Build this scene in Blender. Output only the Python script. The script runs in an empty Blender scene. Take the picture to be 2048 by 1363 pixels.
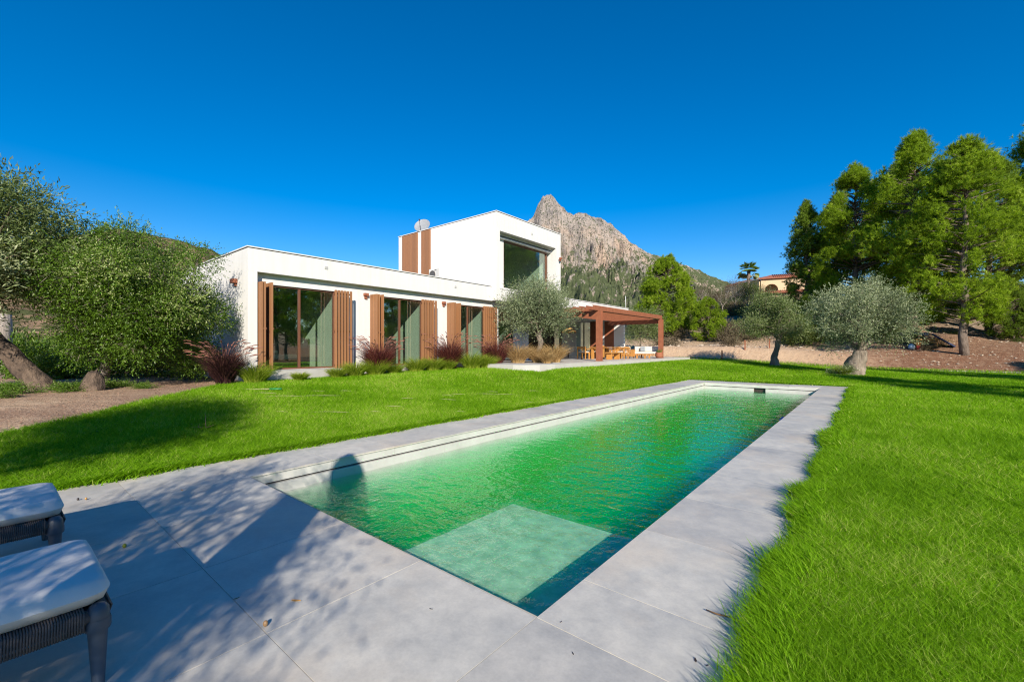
import bpy, math, random
import numpy as np
from math import sin, cos, tan, pi, radians, sqrt, exp, hypot
from mathutils import Vector, Matrix
random.seed(7); RNG = np.random.default_rng(11)
sc = bpy.context.scene
COL = sc.collection

# ------------------------------------------------------------------ camera, light
YAW = radians(39.5); FPX = 868.0
cam_d = bpy.data.cameras.new('camera'); cam = bpy.data.objects.new('camera', cam_d); COL.objects.link(cam)
cam.location = (0, 0, 1.5); cam.rotation_euler = (radians(90), 0, YAW)
cam_d.sensor_width = 36; cam_d.lens = FPX / 2048 * 36
cam_d.shift_y = 14.0 / 2048
cam_d.clip_start = 0.05; cam_d.clip_end = 20000
sc.camera = cam
SUN_EL = radians(26.5); SDX, SDY = -.728, .686
world = bpy.data.worlds.new('World'); sc.world = world; world.use_nodes = True
wn = world.node_tree; wn.nodes.clear()
sky = wn.nodes.new('ShaderNodeTexSky'); sky.sky_type = 'NISHITA'; sky.sun_disc = False
sky.sun_elevation = SUN_EL; sky.sun_rotation = math.atan2(-SDX, -SDY)
sky.altitude = 200; sky.air_density = 1.0; sky.dust_density = 0.1; sky.ozone_density = 3.0
hsv = wn.nodes.new('ShaderNodeHueSaturation'); hsv.inputs['Saturation'].default_value = 1.5; hsv.inputs['Hue'].default_value = 0.497
bg = wn.nodes.new('ShaderNodeBackground'); bg.inputs[1].default_value = 0.105
wo = wn.nodes.new('ShaderNodeOutputWorld')
wn.links.new(sky.outputs[0], hsv.inputs['Color']); gm = wn.nodes.new('ShaderNodeMix'); gm.data_type = 'RGBA'; gm.blend_type = 'MULTIPLY'; gm.inputs[0].default_value = 1; gm.inputs[7].default_value = (.9, .84, .96, 1)
wn.links.new(hsv.outputs[0], gm.inputs[6]); wn.links.new(gm.outputs[2], bg.inputs[0]); wn.links.new(bg.outputs[0], wo.inputs[0])
sd = bpy.data.lights.new('sun', 'SUN'); sd.energy = 5.0; sd.angle = radians(0.55); sd.color = (1, .90, .76)
so = bpy.data.objects.new('sun', sd); COL.objects.link(so)
so.rotation_euler = Vector((SDX * cos(SUN_EL), SDY * cos(SUN_EL), -sin(SUN_EL))).to_track_quat('-Z', 'Y').to_euler()
sc.view_settings.view_transform = 'Standard'; sc.view_settings.look = 'None'
sc.view_settings.exposure = 0.6; sc.view_settings.gamma = 1; sc.view_settings.use_curve_mapping = False
sc.cycles.max_bounces = 8; sc.cycles.transparent_max_bounces = 24; sc.cycles.caustics_reflective = False
sc.cycles.caustics_refractive = False; sc.cycles.sample_clamp_indirect = 6
sc.cycles.use_denoising = True; sc.cycles.denoising_prefilter = 'NONE'; sc.cycles.volume_bounces = 2; sc.cycles.filter_width = 1.15

RT = np.array([cos(YAW), sin(YAW)]); FW = np.array([-sin(YAW), cos(YAW)])

# ------------------------------------------------------------------ helpers: objects
def tag(o, label=None, cat=None, group=None, kind=None):
    if label: o['label'] = label
    if cat: o['category'] = cat
    if group: o['group'] = group
    if kind: o['kind'] = kind
    return o
def link(name, me, mat=None, parent=None, loc=None):
    o = bpy.data.objects.new(name, me); COL.objects.link(o)
    if mat is not None and me is not None and len(me.materials) == 0:
        me.materials.append(mat)
    if parent is not None: o.parent = parent
    if loc is not None: o.location = loc
    return o
def empty(name, loc=(0, 0, 0), rz=0):
    o = bpy.data.objects.new(name, None); COL.objects.link(o); o.location = loc; o.rotation_euler = (0, 0, rz)
    o.empty_display_size = .3
    return o
def copy_tree(o, parent=None):
    c = o.copy(); COL.objects.link(c)
    if parent is not None: c.parent = parent
    for ch in list(o.children): copy_tree(ch, c)
    return c
def np_mesh(name, V, faces_sizes, loops, vals=None, smooth=False):
    """V (n,3); faces_sizes (m,), loops flat"""
    me = bpy.data.meshes.new(name)
    V = np.ascontiguousarray(V, dtype=np.float32); loops = np.ascontiguousarray(loops, dtype=np.int32)
    fs = np.asarray(faces_sizes, dtype=np.int32)
    me.vertices.add(len(V)); me.vertices.foreach_set('co', V.ravel())
    me.loops.add(len(loops)); me.loops.foreach_set('vertex_index', loops)
    me.polygons.add(len(fs)); st = np.concatenate([[0], np.cumsum(fs)[:-1]]).astype(np.int32)
    me.polygons.foreach_set('loop_start', st)
    me.update(calc_edges=True)
    if smooth: me.polygons.foreach_set('use_smooth', np.ones(len(fs), dtype=bool))
    else: me.polygons.foreach_set('use_smooth', np.zeros(len(fs), dtype=bool))
    if vals is not None:
        a = me.attributes.new('v', 'FLOAT', 'FACE'); a.data.foreach_set('value', np.asarray(vals, dtype=np.float32))
    return me
class MB:
    def __init__(s): s.v = []; s.f = []; s.sm = []
    def quad(s, *p):
        b = len(s.v); s.v += [tuple(q) for q in p]; s.f.append(tuple(range(b, b + len(p)))); s.sm.append(False)
    def box(s, x0, x1, y0, y1, z0, z1, M=None):
        b = len(s.v)
        P = [(x0,y0,z0),(x1,y0,z0),(x1,y1,z0),(x0,y1,z0),(x0,y0,z1),(x1,y0,z1),(x1,y1,z1),(x0,y1,z1)]
        if M is not None: P = [tuple(M @ Vector(p)) for p in P]
        s.v += P
        for f in [(0,3,2,1),(4,5,6,7),(0,1,5,4),(1,2,6,5),(2,3,7,6),(3,0,4,7)]:
            s.f.append(tuple(b + i for i in f)); s.sm.append(False)
        return s
    def tube(s, pts, rad, n=8, cap=True):
        pts = [Vector(p) for p in pts]; b0 = len(s.v)
        if not hasattr(rad, '__len__'): rad = [rad] * len(pts)
        up = Vector((0, 0, 1)); prev = None
        for i, p in enumerate(pts):
            d = (pts[min(i+1, len(pts)-1)] - pts[max(i-1, 0)])
            d = d.normalized() if d.length > 1e-9 else Vector((0, 0, 1))
            if prev is None:
                a = d.cross(Vector((1, 0, 0)) if abs(d.x) < .8 else Vector((0, 1, 0))).normalized()
            else:
                a = (prev - d * prev.dot(d)).normalized()
            prev = a; c = d.cross(a)
            for k in range(n):
                t = 2 * pi * k / n; s.v.append(tuple(p + (a * cos(t) + c * sin(t)) * rad[i]))
        for i in range(len(pts) - 1):
            for k in range(n):
                k2 = (k + 1) % n
                s.f.append((b0 + i*n + k, b0 + i*n + k2, b0 + (i+1)*n + k2, b0 + (i+1)*n + k)); s.sm.append(True)
        if cap:
            s.f.append(tuple(b0 + k for k in range(n))[::-1]); s.sm.append(False)
            s.f.append(tuple(b0 + (len(pts)-1)*n + k for k in range(n))); s.sm.append(False)
        return s
    def lathe(s, prof, n=16, cx=0, cy=0):
        b = len(s.v)
        for r, z in prof:
            for k in range(n): t = 2*pi*k/n; s.v.append((cx + r*cos(t), cy + r*sin(t), z))
        for i in range(len(prof)-1):
            for k in range(n):
                k2 = (k+1) % n
                s.f.append((b+i*n+k, b+i*n+k2, b+(i+1)*n+k2, b+(i+1)*n+k)); s.sm.append(True)
        return s
    def mesh(s, name, bevel=0):
        me = bpy.data.meshes.new(name); me.from_pydata(s.v, [], s.f); me.update()
        me.polygons.foreach_set('use_smooth', s.sm)
        if bevel: me['bev'] = bevel
        return me
    def obj(s, name, mat=None, parent=None, loc=None, bevel=0):
        o = link(name, s.mesh(name), mat, parent, loc)
        if bevel:
            m = o.modifiers.new('b', 'BEVEL'); m.width = bevel; m.segments = 2; m.limit_method = 'ANGLE'
        return o
def box(name, x0, x1, y0, y1, z0, z1, mat, parent=None, bevel=0):
    return MB().box(x0, x1, y0, y1, z0, z1).obj(name, mat, parent, None, bevel)

# ------------------------------------------------------------------ helpers: materials
def new_mat(name):
    m = bpy.data.materials.new(name); m.use_nodes = True; nt = m.node_tree
    return m, nt, nt.nodes['Principled BSDF'], nt.nodes['Material Output']
def noise(nt, scale, detail=4, rough=.55, coord='Object', vec=None, stretch=None):
    n = nt.nodes.new('ShaderNodeTexNoise'); n.inputs['Scale'].default_value = scale
    n.inputs['Detail'].default_value = detail; n.inputs['Roughness'].default_value = rough
    if vec is None:
        if coord == 'World':
            g = nt.nodes.new('ShaderNodeNewGeometry'); vec = g.outputs['Position']
        else:
            tc = nt.nodes.new('ShaderNodeTexCoord'); vec = tc.outputs[coord]
    if stretch:
        mp = nt.nodes.new('ShaderNodeMapping'); mp.inputs['Scale'].default_value = stretch
        nt.links.new(vec, mp.inputs[0]); vec = mp.outputs[0]
    nt.links.new(vec, n.inputs['Vector'])
    return n.outputs['Fac']
def ramp(nt, fac, stops):
    r = nt.nodes.new('ShaderNodeValToRGB'); e = r.color_ramp.elements
    while len(e) < len(stops): e.new(.5)
    for i, (p, c) in enumerate(stops): e[i].position = p; e[i].color = (*c[:3], 1) if len(c) >= 3 else (c[0],)*3 + (1,)
    nt.links.new(fac, r.inputs[0]); return r.outputs[0]
def mix(nt, a, b, fac, mode='MIX'):
    m = nt.nodes.new('ShaderNodeMix'); m.data_type = 'RGBA'; m.blend_type = mode
    for sock, val in ((m.inputs[6], a), (m.inputs[7], b), (m.inputs[0], fac)):
        if isinstance(val, (int, float)): sock.default_value = val
        elif isinstance(val, tuple): sock.default_value = (*val, 1)
        else: nt.links.new(val, sock)
    return m.outputs[2]
def math_n(nt, op, a, b=0.0):
    m = nt.nodes.new('ShaderNodeMath'); m.operation = op
    for i, v in enumerate((a, b)):
        if isinstance(v, (int, float)): m.inputs[i].default_value = v
        else: nt.links.new(v, m.inputs[i])
    return m.outputs[0]
def bump(nt, b, h, strength=.3, dist=.02):
    n = nt.nodes.new('ShaderNodeBump'); n.inputs['Strength'].default_value = strength; n.inputs['Distance'].default_value = dist
    nt.links.new(h, n.inputs['Height']); nt.links.new(n.outputs[0], b.inputs['Normal'])
def simple(name, c1, c2=None, rough=.6, scale=6, metal=0, bmp=0, bscale=None, coord='Object', stretch=None, spec=None, bdist=.01):
    m, nt, b, o = new_mat(name)
    if c2 is None: c2 = tuple(x*.82 for x in c1)
    f = noise(nt, scale, 5, .6, coord, stretch=stretch)
    nt.links.new(ramp(nt, f, [(.3, c2), (.7, c1)]), b.inputs['Base Color'])
    b.inputs['Roughness'].default_value = rough; b.inputs['Metallic'].default_value = metal
    if spec is not None: b.inputs['Specular IOR Level'].default_value = spec
    if bmp:
        h = noise(nt, bscale or scale*8, 4, .6, coord, stretch=stretch); bump(nt, b, h, bmp, bdist)
    return m
def leaf_mat(name, dark, light, third=None, rough=.55, trans=.35, spec=.3, tint=None):
    m, nt, b, o = new_mat(name)
    at = nt.nodes.new('ShaderNodeAttribute'); at.attribute_name = 'v'
    st = [(0, dark), (.75, light)] + ([(1, third)] if third else [])
    c = ramp(nt, at.outputs['Fac'], st)
    nt.links.new(c, b.inputs['Base Color']); b.inputs['Roughness'].default_value = rough
    b.inputs['Specular IOR Level'].default_value = spec
    tr = nt.nodes.new('ShaderNodeBsdfTranslucent'); c2 = mix(nt, c, tint or (1, 1, .35), 1.0, 'MULTIPLY')
    br = nt.nodes.new('ShaderNodeBrightContrast'); nt.links.new(c2, br.inputs[0]); br.inputs[1].default_value = .0
    nt.links.new(br.outputs[0], tr.inputs[0])
    ms = nt.nodes.new('ShaderNodeMixShader'); ms.inputs[0].default_value = trans
    nt.links.new(b.outputs[0], ms.inputs[1]); nt.links.new(tr.outputs[0], ms.inputs[2]); nt.links.new(ms.outputs[0], o.inputs[0])
    return m

def stone_tile_mat():
    m, nt, b, o = new_mat('grey porcelain')
    oi = nt.nodes.new('ShaderNodeObjectInfo'); g = nt.nodes.new('ShaderNodeNewGeometry')
    va = nt.nodes.new('ShaderNodeVectorMath'); va.operation = 'SCALE'; va.inputs[3].default_value = 1
    cmb = nt.nodes.new('ShaderNodeCombineXYZ'); mm = math_n(nt, 'MULTIPLY', oi.outputs['Random'], 13.0)
    nt.links.new(mm, cmb.inputs[2])
    ad = nt.nodes.new('ShaderNodeVectorMath'); nt.links.new(g.outputs['Position'], ad.inputs[0]); nt.links.new(cmb.outputs[0], ad.inputs[1])
    n1 = noise(nt, 1.6, 6, .62, vec=ad.outputs[0]); n2 = noise(nt, 7, 6, .7, vec=ad.outputs[0]); n3 = noise(nt, 60, 3, .7, vec=ad.outputs[0])
    n4 = noise(nt, .8, 5, .6, vec=g.outputs['Position'])
    c = ramp(nt, n1, [(.3, (.42, .415, .39)), (.5, (.53, .51, .46)), (.72, (.63, .595, .52))])
    c = mix(nt, c, ramp(nt, n2, [(.3, (.74, .75, .77)), (.62, (1, 1, 1))]), .8, 'MULTIPLY')
    c = mix(nt, c, (.60, .50, .38), ramp(nt, n4, [(.5, (0, 0, 0)), (.7, (.6, .6, .6))]))
    c = mix(nt, c, ramp(nt, n3, [(.3, (.9, .9, .9)), (.6, (1.03, 1.03, 1.03))]), .6, 'MULTIPLY')
    c = mix(nt, c, ramp(nt, oi.outputs['Random'], [(0, (.90, .90, .91)), (1, (1.05, 1.05, 1.04))]), 1.0, 'MULTIPLY')
    nt.links.new(c, b.inputs['Base Color'])
    nt.links.new(ramp(nt, n2, [(.3, (.45,)*3), (.7, (.62,)*3)]), b.inputs['Roughness'])
    bump(nt, b, n3, .08, .004)
    return m
def stucco_mat(name='white render', c=(.655, .655, .64)):
    m, nt, b, o = new_mat(name)
    n1 = noise(nt, .7, 5, .6, 'World'); n2 = noise(nt, 90, 3, .6, 'World')
    col = ramp(nt, n1, [(.3, tuple(x*.95 for x in c)), (.7, c)]); col = mix(nt, col, ramp(nt, noise(nt, 3, 5, .6, 'World', stretch=(2, 2, .12)), [(.3, (.93, .925, .91)), (.55, (1, 1, 1))]), .8, 'MULTIPLY')
    nt.links.new(col, b.inputs['Base Color']); b.inputs['Roughness'].default_value = .85
    b.inputs['Specular IOR Level'].default_value = .2
    bump(nt, b, n2, .15, .004); return m
def wood_mat(name, c1, c2, axis=(1, 1, .06), rough=.55, scale=14):
    m, nt, b, o = new_mat(name)
    n1 = noise(nt, scale, 6, .65, 'Object', stretch=axis)
    oi = nt.nodes.new('ShaderNodeObjectInfo')
    c = ramp(nt, n1, [(.25, c2), (.7, c1)])
    c = mix(nt, c, ramp(nt, oi.outputs['Random'], [(0, (.86, .86, .86)), (1, (1.08, 1.05, 1.02))]), 1.0, 'MULTIPLY')
    nt.links.new(c, b.inputs['Base Color']); b.inputs['Roughness'].default_value = rough
    bump(nt, b, n1, .2, .003); return m
def schlick(nt, f0, normal=None):
    g = nt.nodes.new('ShaderNodeNewGeometry'); d = nt.nodes.new('ShaderNodeVectorMath'); d.operation = 'DOT_PRODUCT'
    nt.links.new(g.outputs['Incoming'], d.inputs[0]); nt.links.new(normal if normal is not None else g.outputs['Normal'], d.inputs[1])
    c = math_n(nt, 'SUBTRACT', 1.0, math_n(nt, 'ABSOLUTE', d.outputs['Value'])); c = math_n(nt, 'MAXIMUM', c, 0.0)
    return math_n(nt, 'ADD', math_n(nt, 'MULTIPLY', math_n(nt, 'POWER', c, 5.0), 1-f0), f0)
def glass_mat(name='window glass', tint=(.80, .88, .82), refl=1.0):
    m, nt, b, o = new_mat(name); nt.nodes.remove(b)
    tr = nt.nodes.new('ShaderNodeBsdfTransparent'); tr.inputs[0].default_value = (*tint, 1)
    gl = nt.nodes.new('ShaderNodeBsdfGlossy'); gl.inputs['Roughness'].default_value = .005; gl.inputs[0].default_value = (.9, 1, .95, 1)
    f = schlick(nt, .22)
    n = noise(nt, .9, 2, .5, 'World'); bp = nt.nodes.new('ShaderNodeBump'); bp.inputs['Strength'].default_value = .05; bp.inputs['Distance'].default_value = .02
    nt.links.new(n, bp.inputs['Height']); nt.links.new(bp.outputs[0], gl.inputs['Normal'])
    ms = nt.nodes.new('ShaderNodeMixShader'); nt.links.new(f, ms.inputs[0]); nt.links.new(tr.outputs[0], ms.inputs[1]); nt.links.new(gl.outputs[0], ms.inputs[2])
    nt.links.new(ms.outputs[0], o.inputs[0]); return m

TILE = stone_tile_mat(); STUCCO = stucco_mat(); GLASS = glass_mat()
GROUT = simple('beige grout', (.46, .42, .35), rough=.9)
TEAKS = wood_mat('shutter wood', (.33, .16, .072), (.24, .11, .05), (1, 1, .05))
CORTEN = simple('corten steel', (.30, .105, .052), (.22, .072, .036), rough=.7, scale=5, bmp=.2, bscale=60, coord='World')
FRAME = simple('brown aluminium', (.16, .065, .035), rough=.4, scale=3)
FRAMED = simple('dark bronze aluminium', (.05, .035, .03), rough=.4)
CAP = simple('white coping metal', (.72, .72, .71), rough=.45); DARK = simple('dark joint', (.03, .03, .028), rough=.8)
GREYW = simple('grey concrete', (.42, .41, .39), (.34, .33, .31), rough=.8, scale=3, bmp=.1)
TEAK = wood_mat('honey teak', (.55, .27, .07), (.42, .19, .045), (1, 1, .3), .5)
WHITEF = simple('cream cushion fabric', (.68, .64, .57), rough=.95, bmp=.2, bscale=150)
BARKO = simple('olive bark', (.30, .25, .20), (.10, .08, .06), rough=.95, scale=5, bmp=1.0, bscale=14, stretch=(1, 1, .35), bdist=.05)
BARKD = simple('dark olive bark', (.17, .12, .085), (.035, .024, .018), rough=.95, scale=7, bmp=1.0, bscale=16, stretch=(1, 1, .35), bdist=.06)
BARKP = simple('pine bark', (.24, .19, .155), (.09, .065, .05), rough=.95, scale=6, bmp=1.0, bscale=14, stretch=(1, 1, .4), bdist=.04)
PALEB = simple('weathered pale wood', (.42, .38, .33), (.26, .22, .19), rough=.95, scale=6, bmp=.8, bscale=18, stretch=(1, 1, .2), bdist=.03)
OLIVE_G = leaf_mat('grey olive leaves', (.07, .10, .045), (.24, .29, .15), (.44, .49, .31), .5, .2, .4)
OLIVE_D = leaf_mat('green olive leaves', (.055, .085, .025), (.16, .22, .06), (.34, .38, .20), .5, .25, .4)
BUSH_G = leaf_mat('lentisk leaves', (.035, .075, .006), (.13, .25, .016), (.36, .42, .15), .45, .35, .4)
PINE_G = leaf_mat('pine needles', (.11, .19, .012), (.31, .46, .022), (.48, .58, .09), .6, .5, .2)
PINE_D = leaf_mat('dark pine needles', (.075, .13, .015), (.21, .33, .03), (.36, .47, .09), .6, .4, .2)
SCRUB_B = leaf_mat('dry brown scrub', (.07, .055, .035), (.17, .14, .09), (.28, .25, .17), .8, .2, .1)
SCRUB_G = leaf_mat('green scrub', (.04, .065, .015), (.12, .16, .04), (.2, .23, .1), .8, .3, .1)
PURPLE = leaf_mat('purple fountain grass', (.06, .014, .018), (.15, .04, .035), (.27, .10, .065), .6, .3, .2, (1, .7, .5))
DPURPLE = leaf_mat('dark purple fountain grass', (.02, .008, .012), (.055, .022, .022), (.12, .06, .04), .6, .2, .2, (1, .7, .5))
GOLD = leaf_mat('dry golden grass', (.30, .19, .08), (.55, .38, .17), (.7, .55, .3), .7, .3, .2, (1, .9, .6))
TUFTG = leaf_mat('lush tuft grass', (.13, .21, .012), (.31, .42, .03), (.50, .52, .12), .55, .4, .2)
GRASS = leaf_mat('lawn grass', (.095, .24, .004), (.28, .53, .012), (.56, .62, .16), .6, .5, .15, (1, 1, .25))
PALMM = leaf_mat('palm frond', (.05, .09, .015), (.17, .26, .05), (.38, .34, .16), .5, .3, .3)

# ------------------------------------------------------------------ numeric noise
def vnoise(x, y, seed=0):
    xi = np.floor(x).astype(np.int64); yi = np.floor(y).astype(np.int64); xf = x - xi; yf = y - yi
    def h(a, b):
        n = (a * 374761393 + b * 668265263 + seed * 1442695041) & 0x7fffffff
        n = ((n ^ (n >> 13)) * 1274126177) & 0x7fffffff
        return ((n ^ (n >> 16)) & 0xffff) / 65535.0
    u = xf*xf*(3-2*xf); v = yf*yf*(3-2*yf)
    return (h(xi, yi)*(1-u) + h(xi+1, yi)*u)*(1-v) + (h(xi, yi+1)*(1-u) + h(xi+1, yi+1)*u)*v
def fbm(x, y, oct=5, seed=0, gain=.5, ridged=False):
    s = 0; a = 1; t = 0
    for i in range(oct):
        n = vnoise(x*2**i, y*2**i, seed+i*17)
        if ridged: n = 1 - np.abs(2*n-1)
        s = s + a*n; t += a; a *= gain
    return s/t
def ss(t): t = np.clip(t, 0, 1); return t*t*(3-2*t)

# ------------------------------------------------------------------ terrain
EDGE_Y = 37.6
def lawn_h(X, Y):
    k = np.clip((Y-7)/9, 0, 1)
    amp = .42 + .2*k; den = 8.0 - 3.6*k
    a = amp*ss((-6.9-X)/den)
    b = np.interp(X, [-12, -9, -1, 6, 12], [.62, .58, .15, .05, 0])
    w = ss((Y-21)/9)
    return a*(1-w) + b*w
def ground_h(X, Y):
    X = np.asarray(X, float); Y = np.asarray(Y, float)
    L = lawn_h(X, Y)
    d = Y-EDGE_Y + .5*(fbm(X*.25, Y*.25, 3, 5)-.5)
    left = ss((2-X)/5)
    bank = left*(1.05*ss(d/1.8)) + (1-left)*(.27*np.clip(d, 0, 6)+.12*np.clip(d-6, 0, 40))
    sl = np.interp(X, [-60, -40, -5, 12, 40], [.10, .20, .20, .06, .05])
    hill = left*0 + sl*np.clip(Y-44, 0, 60)
    hill = np.where(Y > 90, sl*(60*(1-np.exp(-np.clip(Y-44, 0, 999)/60)) + (60-60*(1-exp(-1)))*0)*1.0 + 0*hill, hill)
    far = sl*60*(1-np.exp(-np.clip(Y-44, 0, 2000)/60.0))*1.25
    hill = far
    rough = (fbm(X*.35, Y*.35, 4, 3)-.5)*np.interp(Y, [38, 42, 50, 100], [.0, .35, 1.1, 1.6]) * (Y > 38)
    lr = (fbm(X*.6, Y*.6, 3, 9)-.5)*.18*ss((-15-X)/3)*(Y < 36)
    fadeL = ss((X+90)/40)
    return L + (bank + hill + rough)*np.where(Y > 36, 1, 0)*fadeL + lr
def G(x, y): return float(ground_h(np.array([x]), np.array([y]))[0])

def grid_mesh(name, xs, ys, hf, keep=None, smooth=True):
    X, Y = np.meshgrid(xs, ys); Z = hf(X, Y); V = np.stack([X, Y, Z], -1).reshape(-1, 3)
    ny, nx = X.shape; i, j = np.meshgrid(np.arange(nx-1), np.arange(ny-1)); a = (j*nx+i).ravel()
    F = np.stack([a, a+1, a+nx+1, a+nx], 1)
    if keep is not None:
        cx = (V[F[:, 0], 0]+V[F[:, 2], 0])/2; cy = (V[F[:, 0], 1]+V[F[:, 2], 1])/2
        F = F[keep(cx, cy)]
    return np_mesh(name, V, np.full(len(F), 4), F.ravel(), None, smooth)

DX0, DX1, DY0, DY1 = -6.65, -.42, -5.2, 21.2     # paved area
PX0, PX1, PY0, PY1 = -5.6, -1.42, 1.97, 20.0      # pool
# lawn outline: left edge diagonal
def lawn_mask(X, Y):
    lx = np.interp(Y, [-6, .1, 1.8, 4.3, 5.4], [-4.6, -10.4, -12.0, -14.5, -15.2])
    lx = lx + .25*(fbm(Y*.9+5, Y*0+1, 3, 21)-.5)*(Y < 5.4)
    m = (X > lx) & (Y < EDGE_Y) & (X < 16) & (Y > -6)
    m &= ~((X > DX0) & (X < DX1) & (Y > DY0) & (Y < DY1))
    m &= ~((X < -10.6) & (Y > 14.6))
    return m

def terrain_mat():
    m, nt, b, o = new_mat('dry earth')
    g = nt.nodes.new('ShaderNodeNewGeometry'); P = g.outputs['Position']
    sep = nt.nodes.new('ShaderNodeSeparateXYZ'); nt.links.new(P, sep.inputs[0])
    n1 = noise(nt, .35, 6, .6, vec=P); n2 = noise(nt, 3, 6, .7, vec=P); n3 = noise(nt, 22, 4, .75, vec=P)
    sand = ramp(nt, n2, [(.3, (.42, .28, .18)), (.7, (.64, .48, .33))])
    mulch = ramp(nt, n3, [(.3, (.075, .035, .022)), (.5, (.20, .095, .055)), (.7, (.42, .27, .18))])
    soil = ramp(nt, n3, [(.3, (.16, .12, .085)), (.7, (.36, .28, .2))])
    # reddish pine litter on the right, sand bank on the left
    mr = nt.nodes.new('ShaderNodeMapRange'); nt.links.new(sep.outputs[0], mr.inputs[0]); mr.inputs[1].default_value = -5; mr.inputs[2].default_value = 2
    f = math_n(nt, 'ADD', mr.outputs[0], math_n(nt, 'MULTIPLY', math_n(nt, 'SUBTRACT', n2, .52), 2.6))
    fc = nt.nodes.new('ShaderNodeClamp'); nt.links.new(f, fc.inputs[0])
    c = mix(nt, sand, mulch, fc.outputs[0])
    my = nt.nodes.new('ShaderNodeMapRange'); nt.links.new(sep.outputs[1], my.inputs[0]); my.inputs[1].default_value = 42; my.inputs[2].default_value = 50
    fy = math_n(nt, 'MULTIPLY', my.outputs[0], ramp(nt, n1, [(.4, (.55,)*3), (.6, (1,)*3)]))
    c = mix(nt, c, soil, fy)
    # left side: mulch and gravel
    ml = nt.nodes.new('ShaderNodeMapRange'); nt.links.new(sep.outputs[0], ml.inputs[0]); ml.inputs[1].default_value = -9; ml.inputs[2].default_value = -9.4
    mly = nt.nodes.new('ShaderNodeMapRange'); nt.links.new(sep.outputs[1], mly.inputs[0]); mly.inputs[1].default_value = 33; mly.inputs[2].default_value = 32
    fl = math_n(nt, 'MULTIPLY', ml.outputs[0], mly.outputs[0])
    lm = ramp(nt, n3, [(.3, (.19, .115, .08)), (.5, (.33, .21, .14)), (.72, (.5, .39, .3))])
    c = mix(nt, c, mix(nt, lm, sand, ramp(nt, n1, [(.45, (0, 0, 0)), (.6, (.8,)*3)])), fl)
    nt.links.new(c, b.inputs['Base Color']); b.inputs['Roughness'].default_value = .95; b.inputs['Specular IOR Level'].default_value = .1
    h = math_n(nt, 'ADD', math_n(nt, 'MULTIPLY', n2, 1.0), math_n(nt, 'MULTIPLY', n3, .4)); bump(nt, b, h, .9, .12)
    return m
def lawn_mat():
    m, nt, b, o = new_mat('lawn turf')
    g = nt.nodes.new('ShaderNodeNewGeometry'); P = g.outputs['Position']
    n1 = noise(nt, .5, 5, .6, vec=P); n3 = noise(nt, 45, 4, .8, vec=P); n2 = noise(nt, 5, 5, .7, vec=P)
    c = ramp(nt, n3, [(.28, (.06, .15, .004)), (.5, (.16, .35, .008)), (.75, (.30, .46, .04))])
    c = mix(nt, c, (.27, .27, .07), ramp(nt, n1, [(.5, (0, 0, 0)), (.72, (.5,)*3)]))
    c = mix(nt, c, ramp(nt, n2, [(.3, (.75,)*3), (.7, (1.1,)*3)]), .7, 'MULTIPLY')
    nt.links.new(c, b.inputs['Base Color']); b.inputs['Roughness'].default_value = .9; b.inputs['Specular IOR Level'].default_value = .1
    bump(nt, b, n3, 1.0, .06); return m

def span(a, b, step): return np.arange(a, b+step*.5, step)
xs = np.unique(np.concatenate([-np.geomspace(45, 1500, 26), span(-45, 24, .55), np.geomspace(24.5, 1500, 22), [DX0, DX1]]))
ys = np.unique(np.concatenate([-np.geomspace(8, 900, 16), span(-8, 66, .55), np.geomspace(66.6, 3000, 34), [DY0, DY1]]))
def terr_h(X, Y):
    h = ground_h(X, Y)
    # sunk a little under lawn, paving, house
    s = np.where((X > -16) & (X < 18) & (Y < EDGE_Y-.3) & (Y > -8), 1, 0)*lawn_mask(X, Y)
    return h - .045*s
keep = lambda cx, cy: ~((cx > DX0) & (cx < DX1) & (cy > DY0) & (cy < DY1))
me = grid_mesh('ground', xs, ys, terr_h, keep)
ground = tag(link('ground', me, terrain_mat()), kind='structure')
lx = np.unique(np.concatenate([span(-15.4, 16, .2), [DX0, DX1, -10.6]])); ly = np.unique(np.concatenate([span(-6, EDGE_Y, .2), [DY0, DY1, 14.6]]))
me = grid_mesh('lawn', lx, ly, lambda X, Y: lawn_h(X, Y)-.004, lambda cx, cy: lawn_mask(cx, cy))
lawn = tag(link('lawn', me, lawn_mat()), kind='structure')

# ------------------------------------------------------------------ grass blades
def blades(name, P, H, W, lean, az, vals, mat, seg=2, curve=1.0, dr=0.0):
    """P (n,3) roots; H height; lean horizontal offset at tip; az direction of the lean."""
    n = len(P); fa = RNG.uniform(0, 2*pi, n)
    side = np.stack([np.cos(fa), np.sin(fa), np.zeros(n)], 1)*W[:, None]*.5
    ld = np.stack([np.cos(az), np.sin(az), np.zeros(n)], 1)*lean[:, None]
    ts = np.linspace(0, 1, seg+1); V = []
    for t in ts[:-1]:
        c = P + ld*(t**(1+curve)) + np.array([0, 0, 1.])*(H*(t*(1+dr)-dr*t*t))[:, None]
        w = (1-.55*t); V += [c-side*w, c+side*w]
    V.append(P + ld + np.array([0, 0, 1.])*H[:, None])
    k = len(V); V = np.stack(V, 1).reshape(-1, 3); b = np.arange(n)*k
    F = []; sizes = []
    for s in range(seg-1): F.append(np.stack([b+2*s, b+2*s+1, b+2*s+3, b+2*s+2], 1)); sizes.append(4)
    tri = np.stack([b+2*(seg-1), b+2*(seg-1)+1, b+2*seg], 1)
    if seg == 1: loops = tri.ravel(); fs = np.full(n, 3); fv = vals
    else:
        loops = np.concatenate([*[f for f in F], tri], 1).ravel(); fs = np.tile([4]*(seg-1)+[3], n); fv = np.repeat(vals, seg)
    return np_mesh(name, V, fs, loops, fv, False)
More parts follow.
